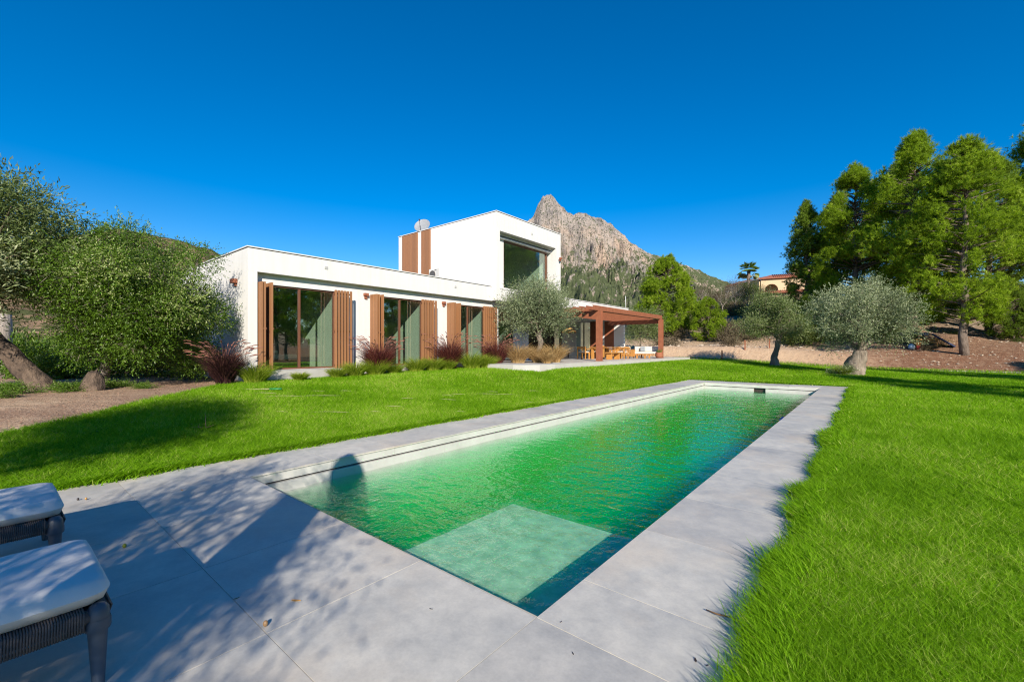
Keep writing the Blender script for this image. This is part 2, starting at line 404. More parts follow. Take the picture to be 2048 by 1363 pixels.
def in_view(X, Y, margin=.55):
    r = X*RT[0]+Y*RT[1]; d = X*FW[0]+Y*FW[1]
    return (d > .4) & (np.abs(r) < d*(1.18+margin)+.6), np.hypot(r, d)
def scatter_lawn(n, dmin, dmax, power):
    out = []; got = 0
    while got < n:
        m = 400000; d = (dmin**(2-power) + RNG.random(m)*(dmax**(2-power)-dmin**(2-power)))**(1/(2-power))
        a = RNG.uniform(-1.12, 1.12, m); x = d*(np.sin(a)*RT[0]+np.cos(a)*FW[0]); y = d*(np.sin(a)*RT[1]+np.cos(a)*FW[1])
        k = lawn_mask(x, y); k &= in_view(x, y)[0]
        x, y, d = x[k], y[k], d[k]; out.append(np.stack([x, y, d], 1)); got += len(x)
    return np.concatenate(out)[:n]
pts = scatter_lawn(780000, 1.0, 36, 1.75)
x, y, d = pts.T
patch = fbm(x*.5, y*.5, 4, 31); fine = fbm(x*4, y*4, 3, 35); dry = fbm(x*.22+3, y*.22, 4, 77)
sc_d = np.clip(d/3.5, .8, 6.0)
H = (.03+.034*RNG.random(len(x)))*(.75+.6*fine)*np.clip(sc_d, 1, 1.5); W = .0038*sc_d**.95*(.7+.6*RNG.random(len(x)))
lean = H*(.5+1.0*RNG.random(len(x))); az = RNG.uniform(0, 2*pi, len(x))
leftside = (x < -6.6)
vals = np.clip(.16+.42*RNG.random(len(x))+.7*(patch-.47)+.45*(fine-.5)+np.where(RNG.random(len(x)) < np.where(leftside, .26, .15)+.5*np.clip(dry-.5, 0, 1), .4, 0), 0, 1)
near = d < 9
P = np.stack([x, y, lawn_h(x, y)-.006], 1)
lg1 = tag(link('lawn_grass', blades('lawn_grass_near', P[near], H[near], W[near], lean[near], az[near], vals[near], GRASS, 2), GRASS), 'short bright green lawn grass blades on both sides of the pool', 'grass', kind='stuff')
lg2 = tag(link('distant_lawn_grass', blades('lawn_grass_far', P[~near], H[~near], W[~near], lean[~near], az[~near], vals[~near], GRASS, 1), GRASS), 'fine green lawn grass further off towards the house and olive trees', 'grass', kind='stuff')
# longer blades creeping over the paving edges
def edge_line(x0, y0, x1, y1, n, nx, ny, hmin, hmax, spread, inner):
    t = RNG.random(n); ln = hypot(x1-x0, y1-y0)
    cl = fbm(t*ln*1.6, t*0+inner*7, 3, 41)
    X = x0+(x1-x0)*t; Y = y0+(y1-y0)*t; off = RNG.normal(0, spread, n) - .05 + np.clip(cl-.45, 0, 1)*.25
    X = X+nx*off*(.6+.4*RNG.random(n)); Y = Y+ny*off
    hh = (hmin+(hmax-hmin)*RNG.random(n)**1.6)*(.55+1.0*cl)
    d = np.hypot(X, Y); ww = .0062*np.clip(d/3, .9, 4)*(.7+.5*RNG.random(n))
    ang = math.atan2(ny, nx); az = ang+RNG.normal(0, .9, n); le = hh*(.3+1.0*RNG.random(n))
    v = np.clip(.1+.5*RNG.random(n)+np.where(RNG.random(n) < .08, .4, 0), 0, 1)
    Z = np.where(lawn_mask(X, Y), lawn_h(X, Y), .0)
    # roots stay on the lawn side, tips reach over the stone
    return X, Y, Z, hh*(.75), ww, le, az, v
parts = [edge_line(DX1, .9, DX1, 9, 36000, -1, 0, .05, .13, .07, 0),
         edge_line(DX1, 9, DX1, 21.2, 16000, -1, 0, .05, .12, .08, 1),
         edge_line(DX0, -4, DX0, 9, 26000, 1, 0, .05, .11, .06, 2),
         edge_line(DX0, 9, DX0, 21.2, 9000, 1, 0, .05, .09, .05, 3),
         edge_line(DX0, DY1, DX1, DY1, 5000, 0, -1, .05, .09, .05, 4)]
A = [np.concatenate(c) for c in zip(*parts)]
me = blades('edge_grass', np.stack(A[:3], 1), A[3], A[4], A[5], A[6], A[7], GRASS, 3, .8)
tag(link('edge_grass', me, GRASS), 'longer ragged grass spilling over the edges of the pool paving', 'grass', kind='stuff')

# ------------------------------------------------------------------ pool paving
deck = MB()
zb = -.003
deck.box(DX0, PX0-.31, DY0, DY1, -.35, zb); deck.box(PX1+.31, DX1, DY0, DY1, -.35, zb)
deck.box(PX0-.31, PX0-.07, DY0, DY1, -.0205, zb); deck.box(PX1+.001, PX1+.31, DY0, DY1, -.0205, zb)
deck.box(PX0-.07, PX1+.001, DY0, PY0-.001, -.0205, zb); deck.box(PX0-.07, PX1+.001, PY1+.07, DY1, -.0205, zb)
deck = tag(deck.obj('pool_paving', GROUT), kind='structure')
def tile(x0, x1, y0, y1):
    g = .0022
    j = random.uniform(-.0006, .0006)
    o = MB().box(x0+g, x1-g, y0+g, y1-g, -.021, 0+j).obj('tile', TILE, deck); return o
cols = [DX0, PX0+.015, -4.55, -3.5, -2.45, PX1-.015, DX1]
rows = [DY0, -4.17, -3.15, -2.12, -1.1, -.08, .94, PY0-.015]
for i in range(6):
    for j in range(len(rows)-1): tile(cols[i], cols[i+1], rows[j], rows[j+1])
ry = [PY0-.015, 2.47]+[2.47+1.0*k for k in range(1, 18)]+[PY1+.015]
for j in range(len(ry)-1): tile(PX1-.015, DX1, ry[j], ry[j+1])
ly_ = [PY0-.015]+[2.97+1.0*k for k in range(0, 17)]+[PY1+.015]
for j in range(len(ly_)-1): tile(DX0, PX0+.015, ly_[j], ly_[j+1])
for i in range(6): tile(cols[i], cols[i+1], PY1+.015, DY1)

# ------------------------------------------------------------------ pool
POOLW = simple('pale pool tile', (.58, .58, .55), (.47, .47, .44), rough=.35, scale=2.5, coord='World')
POOLF = simple('pool floor tile', (.40, .45, .35), (.28, .32, .25), rough=.5, scale=1.2, coord='World')
pool = empty('swimming_pool', (PX0, PY0, 0)); tag(pool, 'long rectangular pool basin with pale tiled walls and a shallow platform', 'pool')
pool.location = (0, 0, 0)
def pbox(name, *a, mat=POOLW, bevel=0): return box(name, *a, mat, pool, bevel)
WL = -.27
POOLP = simple('platform tile with painted caustics', (.80, .78, .70), (.40, .43, .38), rough=.5, scale=7, coord='World')  # mottling paints rippling underwater sunlight into the platform colour
# walls (one metre tiles, upper band above slot, lower proud band)
nl = 18; L = (PY1-PY0)/nl
for k in range(nl):
    y0, y1 = PY0+k*L+.0015, PY0+(k+1)*L-.0015
    pbox('upper_wall_tile', PX0-.06, PX0-.0015, y0, y1, -.125, -.0225)
    pbox('lower_wall_tile', PX0-.06, PX0+.012, y0, y1, -.62, -.150)
pbox('left_wall', PX0-.30, PX0-.061, PY0-.2, PY1+.2, -2.0, -.024)
pbox('slot_back', PX0-.058, PX0-.045, PY0, PY1, -.149, -.126, mat=DARK)
pbox('left_wall_below', PX0-.0605, PX0+.008, PY0, PY1, -2.0, -.622)
nw = 4; Lw = (PX1-PX0)/nw
SKX0, SKX1 = -3.67, -3.24   # skimmer opening
for k in range(nw):
    x0, x1 = PX0+k*Lw+.0015, PX0+(k+1)*Lw-.0015
    if k == 0: x0 += .014
    pbox('upper_wall_tile', x0, x1, PY1+.0015, PY1+.06, -.125, -.0225)
    if k in (0, 3): pbox('lower_wall_tile', x0, x1, PY1-.012, PY1+.06, -.62, -.150)
pbox('lower_wall_tile', PX0+Lw+.0015, SKX0, PY1-.012, PY1+.06, -.62, -.150)
pbox('lower_wall_tile', SKX1, PX0+3*Lw-.0015, PY1-.012, PY1+.06, -.62, -.150)
pbox('skimmer_sill', SKX0+.002, SKX1-.002, PY1-.010, PY1+.06, -.62, -.34)
pbox('skimmer_mouth', SKX0, SKX1, PY1+.10, PY1+.30, -.5, -.024, mat=FRAMED)
pbox('slot_back', PX0, PX1, PY1+.045, PY1+.058, -.149, -.126, mat=DARK)
pbox('far_wall', PX0, PX1, PY1+.0605, PY1+.0995, -2.0, -.36); pbox('far_wall_below', PX0, PX1, PY1-.008, PY1+.0600, -2.0, -.622)
pbox('right_wall', PX1, PX1+.3, PY0-.2, PY1+.2, -2.0, -.024)
pbox('near_wall', PX0, PX1, PY0-.3, PY0, -2.0, -.024)
pbox('pool_floor', PX0-.1, PX1+.1, PY0-.1, PY1+.1, -1.45, -1.25, mat=POOLF)
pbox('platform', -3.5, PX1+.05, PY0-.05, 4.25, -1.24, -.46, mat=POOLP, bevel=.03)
pbox('platform_step', -4.05, -3.502, PY0-.05, 4.05, -1.24, -.80, mat=POOLF)
# water
def water_mats():
    m, nt, b, o = new_mat('pool water'); nt.nodes.remove(b)
    g = nt.nodes.new('ShaderNodeNewGeometry'); P = g.outputs['Position']
    n1 = noise(nt, 4.0, 3, .55, vec=P, stretch=(.7, 1.25, 1)); n2 = noise(nt, 17, 2, .5, vec=P, stretch=(1, .7, 1))
    sep = nt.nodes.new('ShaderNodeSeparateXYZ'); nt.links.new(P, sep.inputs[0])
    mr = nt.nodes.new('ShaderNodeMapRange'); nt.links.new(sep.outputs[1], mr.inputs[0]); mr.inputs[1].default_value = 2; mr.inputs[2].default_value = 7
    mr.inputs[3].default_value = 1.6; mr.inputs[4].default_value = .55
    h = math_n(nt, 'ADD', n1, math_n(nt, 'MULTIPLY', n2, .35)); h = math_n(nt, 'MULTIPLY', h, mr.outputs[0])
    bp = nt.nodes.new('ShaderNodeBump'); bp.inputs['Strength'].default_value = .5; bp.inputs['Distance'].default_value = .045
    nt.links.new(h, bp.inputs['Height'])
    tr = nt.nodes.new('ShaderNodeBsdfTransparent'); gl = nt.nodes.new('ShaderNodeBsdfGlossy'); gl.inputs['Roughness'].default_value = .02
    nt.links.new(bp.outputs[0], gl.inputs['Normal'])
    fr = schlick(nt, .035, bp.outputs[0])
    ms = nt.nodes.new('ShaderNodeMixShader'); rf = nt.nodes.new('ShaderNodeBsdfRefraction'); rf.inputs['Roughness'].default_value = .0; rf.inputs['IOR'].default_value = 1.05
    nl_ = noise(nt, 3.2, 1, .4, vec=P, stretch=(.8, 1.1, 1)); bp2 = nt.nodes.new('ShaderNodeBump'); bp2.inputs['Strength'].default_value = 1; bp2.inputs['Distance'].default_value = .22
    nt.links.new(nl_, bp2.inputs['Height']); nt.links.new(bp2.outputs[0], rf.inputs['Normal'])
    mt2 = nt.nodes.new('ShaderNodeMixShader'); mt2.inputs[0].default_value = .15; nt.links.new(tr.outputs[0], mt2.inputs[1]); nt.links.new(rf.outputs[0], mt2.inputs[2])
    nt.links.new(fr, ms.inputs[0]); nt.links.new(mt2.outputs[0], ms.inputs[1]); nt.links.new(gl.outputs[0], ms.inputs[2])
    nt.links.new(ms.outputs[0], o.inputs[0])
    va = nt.nodes.new('ShaderNodeVolumeAbsorption'); va.inputs[0].default_value = (.0, .955, .38, 1); va.inputs[1].default_value = 1.05
    vs = nt.nodes.new('ShaderNodeVolumeScatter'); vs.inputs[0].default_value = (.0, 1.0, .28, 1); vs.inputs[1].default_value = .34; vs.inputs['Anisotropy'].default_value = .2
    ad = nt.nodes.new('ShaderNodeAddShader'); nt.links.new(va.outputs[0], ad.inputs[0]); nt.links.new(vs.outputs[0], ad.inputs[1])
    nt.links.new(ad.outputs[0], o.inputs['Volume'])
    return m
WATER = water_mats()
wx = np.linspace(PX0-.03, PX1+.03, 90); wy = np.linspace(PY0-.03, PY1+.03, 380)
X, Y = np.meshgrid(wx, wy)
amp = np.interp(Y, [2, 4.5, 8, 20], [1.7, 1.0, .7, .6])
Z = WL + amp*(.010*(fbm(X*2.2+Y*.5, Y*1.6, 3, 51)-.5)*2 + .004*(fbm(X*6, Y*5, 2, 55)-.5)*2)
edge = np.minimum(np.minimum(X-wx[0], wx[-1]-X), np.minimum(Y-wy[0], wy[-1]-Y))
V = np.stack([X, Y, Z], -1).reshape(-1, 3); ny, nx = X.shape
i, j = np.meshgrid(np.arange(nx-1), np.arange(ny-1)); a = (j*nx+i).ravel(); F = np.stack([a, a+1, a+nx+1, a+nx], 1)
rim = list(range(nx)) + [r*nx+nx-1 for r in range(1, ny)] + [(ny-1)*nx+c for c in range(nx-2, -1, -1)] + [r*nx for r in range(ny-2, 0, -1)]
nb = len(V); VB = V[rim].copy(); VB[:, 2] = -1.30; V2 = np.concatenate([V, VB]); nr = len(rim)
sides = np.array([[rim[(k+1) % nr], rim[k], nb+k, nb+(k+1) % nr] for k in range(nr)])
loops = np.concatenate([F.ravel(), sides.ravel(), np.arange(nb+nr-1, nb-1, -1)])
me = np_mesh('pool_water', V2, np.concatenate([np.full(len(F)+nr, 4), [nr]]), loops, None, True)
tag(link('pool_water', me, WATER), kind='structure')
# small blue float
fl = MB().lathe([(.001, -.02), (.07, -.02), (.085, .0), (.085, .03), (.05, .05), (.03, .09), (.001, .09)], 14).obj('pool_float', simple('blue plastic', (.03, .12, .55), rough=.35), None, (-1.62, 12.3, WL+.01))
tag(fl, 'small blue float in the pool water against the right wall', 'pool float')

# ------------------------------------------------------------------ villa
XF, XW, XT = -15.3, -15.55, -15.0
villa = empty('villa', (0, 0, 0)); tag(villa, 'white modern flat-roofed villa with brown slatted shutters and an upper tower block', 'house')
def v(name, *a, mat=STUCCO, parent=None, bevel=0, label=None):
    o = box(name, *a, mat, parent or villa, bevel)
    if label: o['label'] = label
    return o
FZ = .79; TOPW = 3.63
def room_wall(y0, y1, z0, z1): pass
# openings in the bedroom wing: (y0,y1)
OPEN = [(5.77, 8.40), (10.15, 12.54), (14.29, 16.6), (17.7, 19.0)]
wallm = MB(); ycur = 5.32
for (a, b_) in OPEN:
    wallm.box(XW-.3, XW, ycur, a, .1, 3.97); wallm.box(XW-.3, XW, a, b_, TOPW, 3.97); wallm.box(XW-.3, XW-.0, a, b_, .1, FZ-.03); ycur = b_
wallm.box(XW-.3, XW, ycur, 20.4, .1, 3.97)
wallm.obj('front_wall', STUCCO, villa)
v('fascia', -15.85, XF, 5.32, XT and 16.92, 3.97, 4.70)
v('corner_pier', XW+.001, XF-.001, 5.32, 5.60, .1, 3.969)
v('end_wall', -23.4, XW-.301, 5.32, 5.62, .1, 4.70)
v('back_wall', -23.4, -23.1, 5.63, 16.9, .1, 4.70)
v('roof', -23.099, -15.851, 5.63, 16.9, 4.05, 4.35)
# sill strip in grey concrete
for (a, b_) in OPEN[:3]: v('sill', XW-.05, XW+.55, a-.1, b_+.5, .2, FZ-.035, mat=GREYW)
def caps(x0, x1, y0, y1, z, sides):
    t = .22; z -= .01
    for s in sides:
        if s == 'E': A = (x1-t, x1+.03, y0-.03, y1+.03)
        if s == 'W': A = (x0-.03, x0+t, y0-.03, y1+.03)
        if s == 'S': A = (x0+t+.001, x1-t-.001, y0-.03, y0+t)
        if s == 'N': A = (x0+t+.001, x1-t-.001, y1-t, y1+.03)
        v('parapet_cap', A[0], A[1], A[2], A[3], z+.040, z+.075, mat=CAP)
        v('shadow_gap', A[0]+.04, A[1]-.04, A[2]+.04, A[3]-.04, z+.011, z+.039, mat=DARK)
caps(-23.4, XF, 5.32, 16.85, 4.70, 'ESW')
# tower
TY0, TY1, TZ0, TZ1 = 16.92, 23.0, 3.99, 8.60
WO = (17.2, 22.46, 4.67, 7.66)   # window opening
t = MB()
t.box(XT-.3, XT, TY0, WO[0], TZ0, TZ1); t.box(XT-.3, XT, WO[1], TY1, TZ0, TZ1)
t.box(XT-.3, XT, WO[0], WO[1], TZ0, WO[2]); t.box(XT-.3, XT, WO[0], WO[1], WO[3], TZ1)
t.obj('tower_front_wall', STUCCO, villa)
v('tower_side_wall', -23.4, XT-.301, TY0, TY0+.3, TZ0, TZ1)
v('tower_side_wall', -23.4, XT-.301, TY1-.3, TY1, TZ0, TZ1)
v('tower_back_wall', -23.4, -23.1, TY0+.301, TY1-.301, TZ0, TZ1)
v('tower_roof', -23.099, XT-.301, TY0+.301, TY1-.301, 8.2, 8.4)
v('tower_soffit', -23.099, XT-.301, TY0+.301, TY1-.301, TZ0, TZ0+.25)
caps(-23.4, XT, TY0, TY1, TZ1, 'ESNW')
# recess lining and window of the tower
XG = -15.62
v('window_jamb', XG-.02, XT-.301, WO[0]-.12, WO[0]-.001, WO[2]-.1, WO[3]+.1); v('window_jamb', XG-.02, XT-.301, WO[1]+.001, WO[1]+.12, WO[2]-.1, WO[3]+.1)
v('window_soffit', XG-.02, XT-.301, WO[0], WO[1], WO[3]+.001, WO[3]+.12); v('window_sill', XG-.1, XT+.02, WO[0]+.001, WO[1]-.001, WO[2]-.06, WO[2]+.03, mat=CAP)
v('blind_box', XG-.05, XG+.28, WO[0]+.001, WO[1]-.001, 7.42, WO[3]-.001, mat=CAP)
v('blind_rail', XG+.20, XG+.32, WO[0]+.3, WO[1]-.1, 7.50, 7.54, mat=FRAMED)
def window(y0, y1, z0, z1, x, mull=(), fm=FRAME, fw=.06, parent=villa):
    w = empty('window'); w.parent = parent
    box('frame', x-.05, x+.05, y0, y0+fw, z0, z1, fm, w); box('frame', x-.05, x+.05, y1-fw, y1, z0, z1, fm, w)
    box('frame', x-.05, x+.05, y0+fw, y1-fw, z1-fw, z1, fm, w); box('frame', x-.05, x+.05, y0+fw, y1-fw, z0, z0+fw, fm, w)
    ys_ = [y0+fw]
    for mpos in mull: box('mullion', x-.045, x+.045, mpos-.035, mpos+.035, z0+fw, z1-fw, fm, w); ys_ += [mpos-.035, mpos+.035]
    ys_.append(y1-fw)
    for k in range(0, len(ys_), 2): box('pane', x-.012, x+.0, ys_[k], ys_[k+1], z0+fw, z1-fw, GLASS, w)
    return w
window(18.1, 22.3, 4.74, 7.42, XG, (), FRAME, .09)
v('blind_guide', XG-.05, XG+.1, WO[0]+.001, 18.1, 4.70, 7.42, mat=STUCCO)
for k, (a, b_) in enumerate(OPEN):
    window(a, b_, FZ-.03, TOPW, XW-.11, ((a+b_)/2+.0,) if k < 3 else (), FRAME, .055)
# interiors
IWALL = simple('room wall', (.30, .30, .28), rough=.9); IFLOOR = simple('room floor', (.22, .18, .14), rough=.35, scale=2)
CURT = simple('pale mint lining', (.84, .86, .82), (.80, .82, .78), rough=.9, scale=1, coord='World'); DOORM = simple('dark wardrobe and porch shade', (.06, .055, .05), rough=.5)
v('room_floor', -22.9, XW-.31, 5.63, 20.3, .5, FZ-.031, mat=IFLOOR)
v('ceiling', -22.9, XW-.301, 5.63, 16.9, 3.72, 3.80, mat=IWALL)
v('room_back_wall', -20.7, -20.6, 5.63, 20.3, FZ-.03, 3.719, mat=IWALL)
for k, (a, b_) in enumerate(OPEN[:3]):
    v('partition_wall', -20.59, XW-.32, b_+.02, b_+.16, FZ-.03, 3.719, mat=CURT)
    v('partition_wall', -20.59, XW-.32, a-.18, a-.04, FZ-.03, 3.719, mat=IWALL)
    v('wardrobe', -20.58, -20.1, a+.2, a+1.1, FZ-.03, 3.2, mat=DOORM)
    continue
    # curtain: wavy strip beside the right jamb
    cm = MB(); n = 40
    for q in range(n):
        x0 = XW-.36-q*.05; x1 = x0-.05; ya = b_-.02-.03*sin(q*1.3); yb = b_-.02-.03*sin((q+1)*1.3)
        cm.quad((x0, ya, FZ), (x0, ya, TOPW-.02), (x1, yb, TOPW-.02), (x1, yb, FZ))
    cm.obj('curtain', CURT, villa)
v('tower_room_wall', -19.6, -19.5, TY0+.302, TY1-.302, TZ0+.25, 8.19, mat=IWALL)
v('tower_room_curtain', -19.49, XG-.1, WO[1]+.13, WO[1]+.2, TZ0+.25, 8.19, mat=CURT)
v('tower_room_wall', -19.49, XG-.1, 17.25, 17.3, TZ0+.25, 8.19, mat=IWALL)
# bed in the first room, stool
bed = empty('bed', (-17.9, 6.9, FZ-.03)); tag(bed, 'low bed with white cover behind the leftmost window', 'bed')
box('base', -.9, .9, -.75, .75, .0, .3, TEAK, bed); box('mattress', -.88, .88, -.74, .74, .301, .5, WHITEF, bed, .05); box('pillow', -.3, .3, -.3, .3, .52, .64, WHITEF, bed, .05)

# shutters
def shutter_flat(y0, y1, n, z0=FZ-.05, z1=3.63, x=-15.14):
    s = empty('shutter'); s.parent = villa; st = (y1-y0)/n
    me = MB().box(-.02, .02, 0, st*.60, z0, z1).mesh('slat')
    for k in range(n): link('slat', me, TEAKS, s, (x, y0+k*st, 0))
    mb_ = MB().box(-.02, .02, 0, st*.8, z0, z1).mesh('slat')
    for k in range(n-1): link('slat', mb_, TEAKS, s, (x-.13, y0+(k+.45)*st, 0))
    for z in (z0+.1, (z0+z1)/2-.1, z1-.15): box('rail', x-.09, x-.052, y0, y1-st*.3, z, z+.06, FRAME, s)
def shutter_perp(ys, z0=FZ-.05, z1=3.64, x0=-15.54, x1=-15.06):
    for y in ys:
        s = empty('shutter'); s.parent = villa; n = 5; st = (x1-x0)/n
        me = MB().box(0, st*.86, -.028, .028, z0, z1).mesh('slat')
        for k in range(n): link('slat', me, TEAKS, s, (x0+k*st+.01, y, 0))
        box('rail', x0+.02, x1-.01, y+.03, y+.06, 2.1, 2.16, FRAME, s)
shutter_flat(8.16, 8.88, 6); shutter_flat(12.18, 13.06, 6); shutter_flat(16.13, 17.16, 7)
shutter_perp((5.66, 5.74, 5.96)); shutter_perp((9.88, 9.98, 10.16)); shutter_perp((14.0, 14.1, 14.42))
# tower cladding
CLAD = wood_mat('cladding wood', (.31, .15, .07), (.23, .105, .05), (1, 1, .05))
for a, b_, n in ((-22.98, -21.42, 11), (-21.08, -20.22, 6)):
    s = empty('cladding_panel'); s.parent = villa; st = (b_-a)/n
    me = MB().box(0, st*.9, -.05, 0, 4.40, 8.58).mesh('slat')
    for k in range(n): link('slat', me, CLAD, s, (a+k*st, TY0-.001, 0))
    box('slat_backing', a, b_-.02, TY0-.0008, TY0-.0002, 4.4, 8.57, FRAME, s)
# lamps and vents
def wall_lamp(x, y, z, side='E'):
    l = empty('wall_lamp'); l.parent = villa
    if side == 'E': box('body', x, x+.12, y-.09, y+.09, z-.05, z+.06, CORTEN, l, .008); box('shade', x, x+.06, y-.05, y+.05, z-.16, z-.0705, CORTEN, l)
    else: box('body', x-.12, x+.12, y-.16, y, z-.07, z+.07, CORTEN, l, .008); box('shade', x-.05, x+.05, y-.06, y, z-.16, z-.0705, CORTEN, l)
wall_lamp(XW, 9.65, 3.62); wall_lamp(XW, 13.75, 3.62); wall_lamp(XG+.1+.62, 22.75, 7.05); wall_lamp(-16.3, 5.32, 3.72, 'S')
wall_lamp(XW, 19.7, 3.62)
for x, y, z in ((XF, 7.9, 4.42), (XF, 14.3, 4.42), (XT, 20.0, 8.05)): v('vent_cover', x, x+.02, y-.06, y+.06, z-.05, z+.05, mat=simple('vent grey', (.45, .45, .44)))

# right wing with deep porch
RY0, RY1 = 23.0, 33.6
v('porch_fascia', XF-.30, XF, RY0+.001, RY1, 3.72, 4.70); v('porch_roof', -23.4, XF-.301, RY0+.001, RY1, 3.72, 4.3)
v('porch_parapet', -23.4, XF-.301, RY1-.3, RY1, 4.301, 4.70)
caps(-23.4, XF, RY0+.2, RY1, 4.70, 'EN')
v('porch_soffit', -19.8, XT-.301, 20.41, TY1+.0, 3.72, 3.989); 
v('porch_return_wall', -19.8, XW-.301, 20.1, 20.4, .1, 3.72)
v('porch_back_wall', -20.1, -19.801, 20.1, 24.2, .1, 3.72, mat=DOORM); v('porch_back_wall', -20.1, -19.801, 30.6, RY1, .1, 3.72)  # left stretch coloured near-black to paint in the deep porch shade
window(24.2, 30.6, FZ, 3.7, -19.95, (26.3, 28.45), FRAMED, .08)
v('lounge_back_wall', -24.6, -24.5, 20, 34, .1, 3.7, mat=DOORM)  # dark colour here stands in for shade behind the porch glazing
# dark slatted sliding screens in front of the porch glazing
s = empty('dark_screen'); s.parent = villa
me = MB().box(-.02, .02, 0, .09, FZ, 3.65).mesh('slat')
for k in range(26): link('slat', me, simple('dark slats', (.035, .025, .02)) if k == 0 else bpy.data.materials['dark slats'], s, (-18.6, 24.3+k*.13, 0))
# end wall of the porch, facing the camera: alternating render, corten, glass
EY = 32.7
for a, b_, mt, nm in ((-15.3-.85, -15.3, STUCCO, 'end_pier'), (-17.0, -16.152, CORTEN, 'corten_panel'), (-17.55, -17.001, STUCCO, 'end_pier'), (-18.35, -17.551, CORTEN, 'corten_panel')):
    v(nm, a, b_, EY, EY+.25, FZ-.0, 3.719, mat=mt)
w = empty('end_window'); w.parent = villa; box('pane', -19.75, -18.36, EY+.1, EY+.115, FZ, 3.7, GLASS, w); box('frame', -19.05, -18.98, EY+.06, EY+.16, FZ, 3.7, FRAMED, w)
# roof details
tag(MB().tube([(-15.45, 33.4, 4.76), (-15.45, 33.4, 5.75)], .025, 6).obj('antenna_pole', CAP), 'thin pale mast at the right end of the flat roof', 'mast')
rv = MB(); rv.lathe([(.09, 4.3), (.09, 5.0), (.14, 5.02), (.14, 5.15), (.02, 5.2)], 10, -17.5, 27.5)
tag(rv.obj('roof_vent', CAP), 'small round white vent on the roof left of the mast', 'roof vent')
tag(MB().tube([(-17.5, 28.7, 4.3), (-17.5, 28.7, 5.2)], .03, 6).obj('roof_pipe', CAP), 'short thin pipe on the roof beside the round vent', 'pipe')
# air conditioner
ac = empty('air_conditioner', (-18.95, 16.25, 4.35)); tag(ac, 'white air conditioning unit on the wing roof against the tower', 'air conditioner')
ACW = simple('ac casing', (.62, .61, .57), rough=.5)
box('casing', -.45, .45, -.17, .17, .90, 1.62, ACW, ac, .02); box('stand', -.4, .4, -.12, .12, 0, .899, FRAMED, ac)
fan = MB(); fan.lathe([(.26, 0), (.26, .02), (.24, .02)], 20)
for k in range(9): fan.box(-.25, .25, -.23+k*.055, -.215+k*.055, .0, .02) if False else None
f = fan.obj('fan_ring', FRAMED, ac); f.rotation_euler = (radians(90), 0, 0); f.location = (-.14, -.172, 1.26)
gr = MB().lathe([(.001, 0), (.24, 0)], 20).obj('fan_grille', simple('fan dark', (.08, .08, .08)), ac); gr.rotation_euler = (radians(90), 0, 0); gr.location = (-.14, -.175, 1.26)
box('louvre_panel', .16, .42, -.185, -.171, .95, 1.57, simple('louvre', (.5, .5, .48)), ac)
box('nameplate', .05, .22, -.1862, -.172, 1.50, 1.54, FRAMED, ac)
# satellite dish
dish = empty('satellite_dish', (-21.35, 17.25, 8.4)); tag(dish, 'grey satellite dish on the tower roof above the slatted cladding', 'satellite dish')
prof = [(r, r*r*.35) for r in np.linspace(.002, .5, 8)]
dm = MB().lathe(prof, 24).lathe([(r, z-.012) for r, z in prof][::-1], 24).obj('reflector', simple('dish grey', (.27, .29, .31), rough=.5), dish)
dm.rotation_euler = (radians(62), 0, radians(28)); dm.location = (0, -.05, .62)
Rm = Matrix.Rotation(radians(28), 4, 'Z') @ Matrix.Rotation(radians(62), 4, 'X')
tip = Vector((0, -.05, .62)) + Rm @ Vector((0, 0, .6)); base_ = Vector((0, -.05, .62)) + Rm @ Vector((0, -.45, .05))
MB().tube([base_, tip], .014, 6).obj('arm', FRAMED, dish); MB().tube([tip, tip+(Rm @ Vector((0, 0, -.12)))], .035, 8).obj('receiver', FRAMED, dish)
MB().tube([(0, 0, 0), (0, 0, .62)], .03, 8).obj('mast', FRAMED, dish)

# ------------------------------------------------------------------ terrace
tr_ = MB(); 
pr = [(-11.6, 14.15), (-11.1, 14.35), (-10.75, 14.9), (-10.6, 15.8), (-10.6, 34.2), (-19.8, 34.2), (-19.8, 20.41), (-15.56, 20.41), (-15.56, 14.15)]
n = len(pr); b0 = 0
tr_.v += [(x, y, FZ) for x, y in pr] + [(x, y, 0) for x, y in pr]; tr_.f.append(tuple(range(n))[::1]); tr_.sm.append(False)
for k in range(n): tr_.f.append((k, n+k, n+(k+1) % n, (k+1) % n)); tr_.sm.append(False)
terrace = tag(tr_.obj('terrace', simple('pale terrace concrete', (.46, .45, .43), (.40, .39, .37), rough=.8, scale=1.5, coord='World')), kind='structure')
tt = MB().box(.004, .996, .004, .996, 0, .012).mesh('paver')
for i in range(4):
    for j in range(17): link('paver', tt, TILE, terrace, (-14.8+i*1.0, 17.0+j*1.0, FZ))

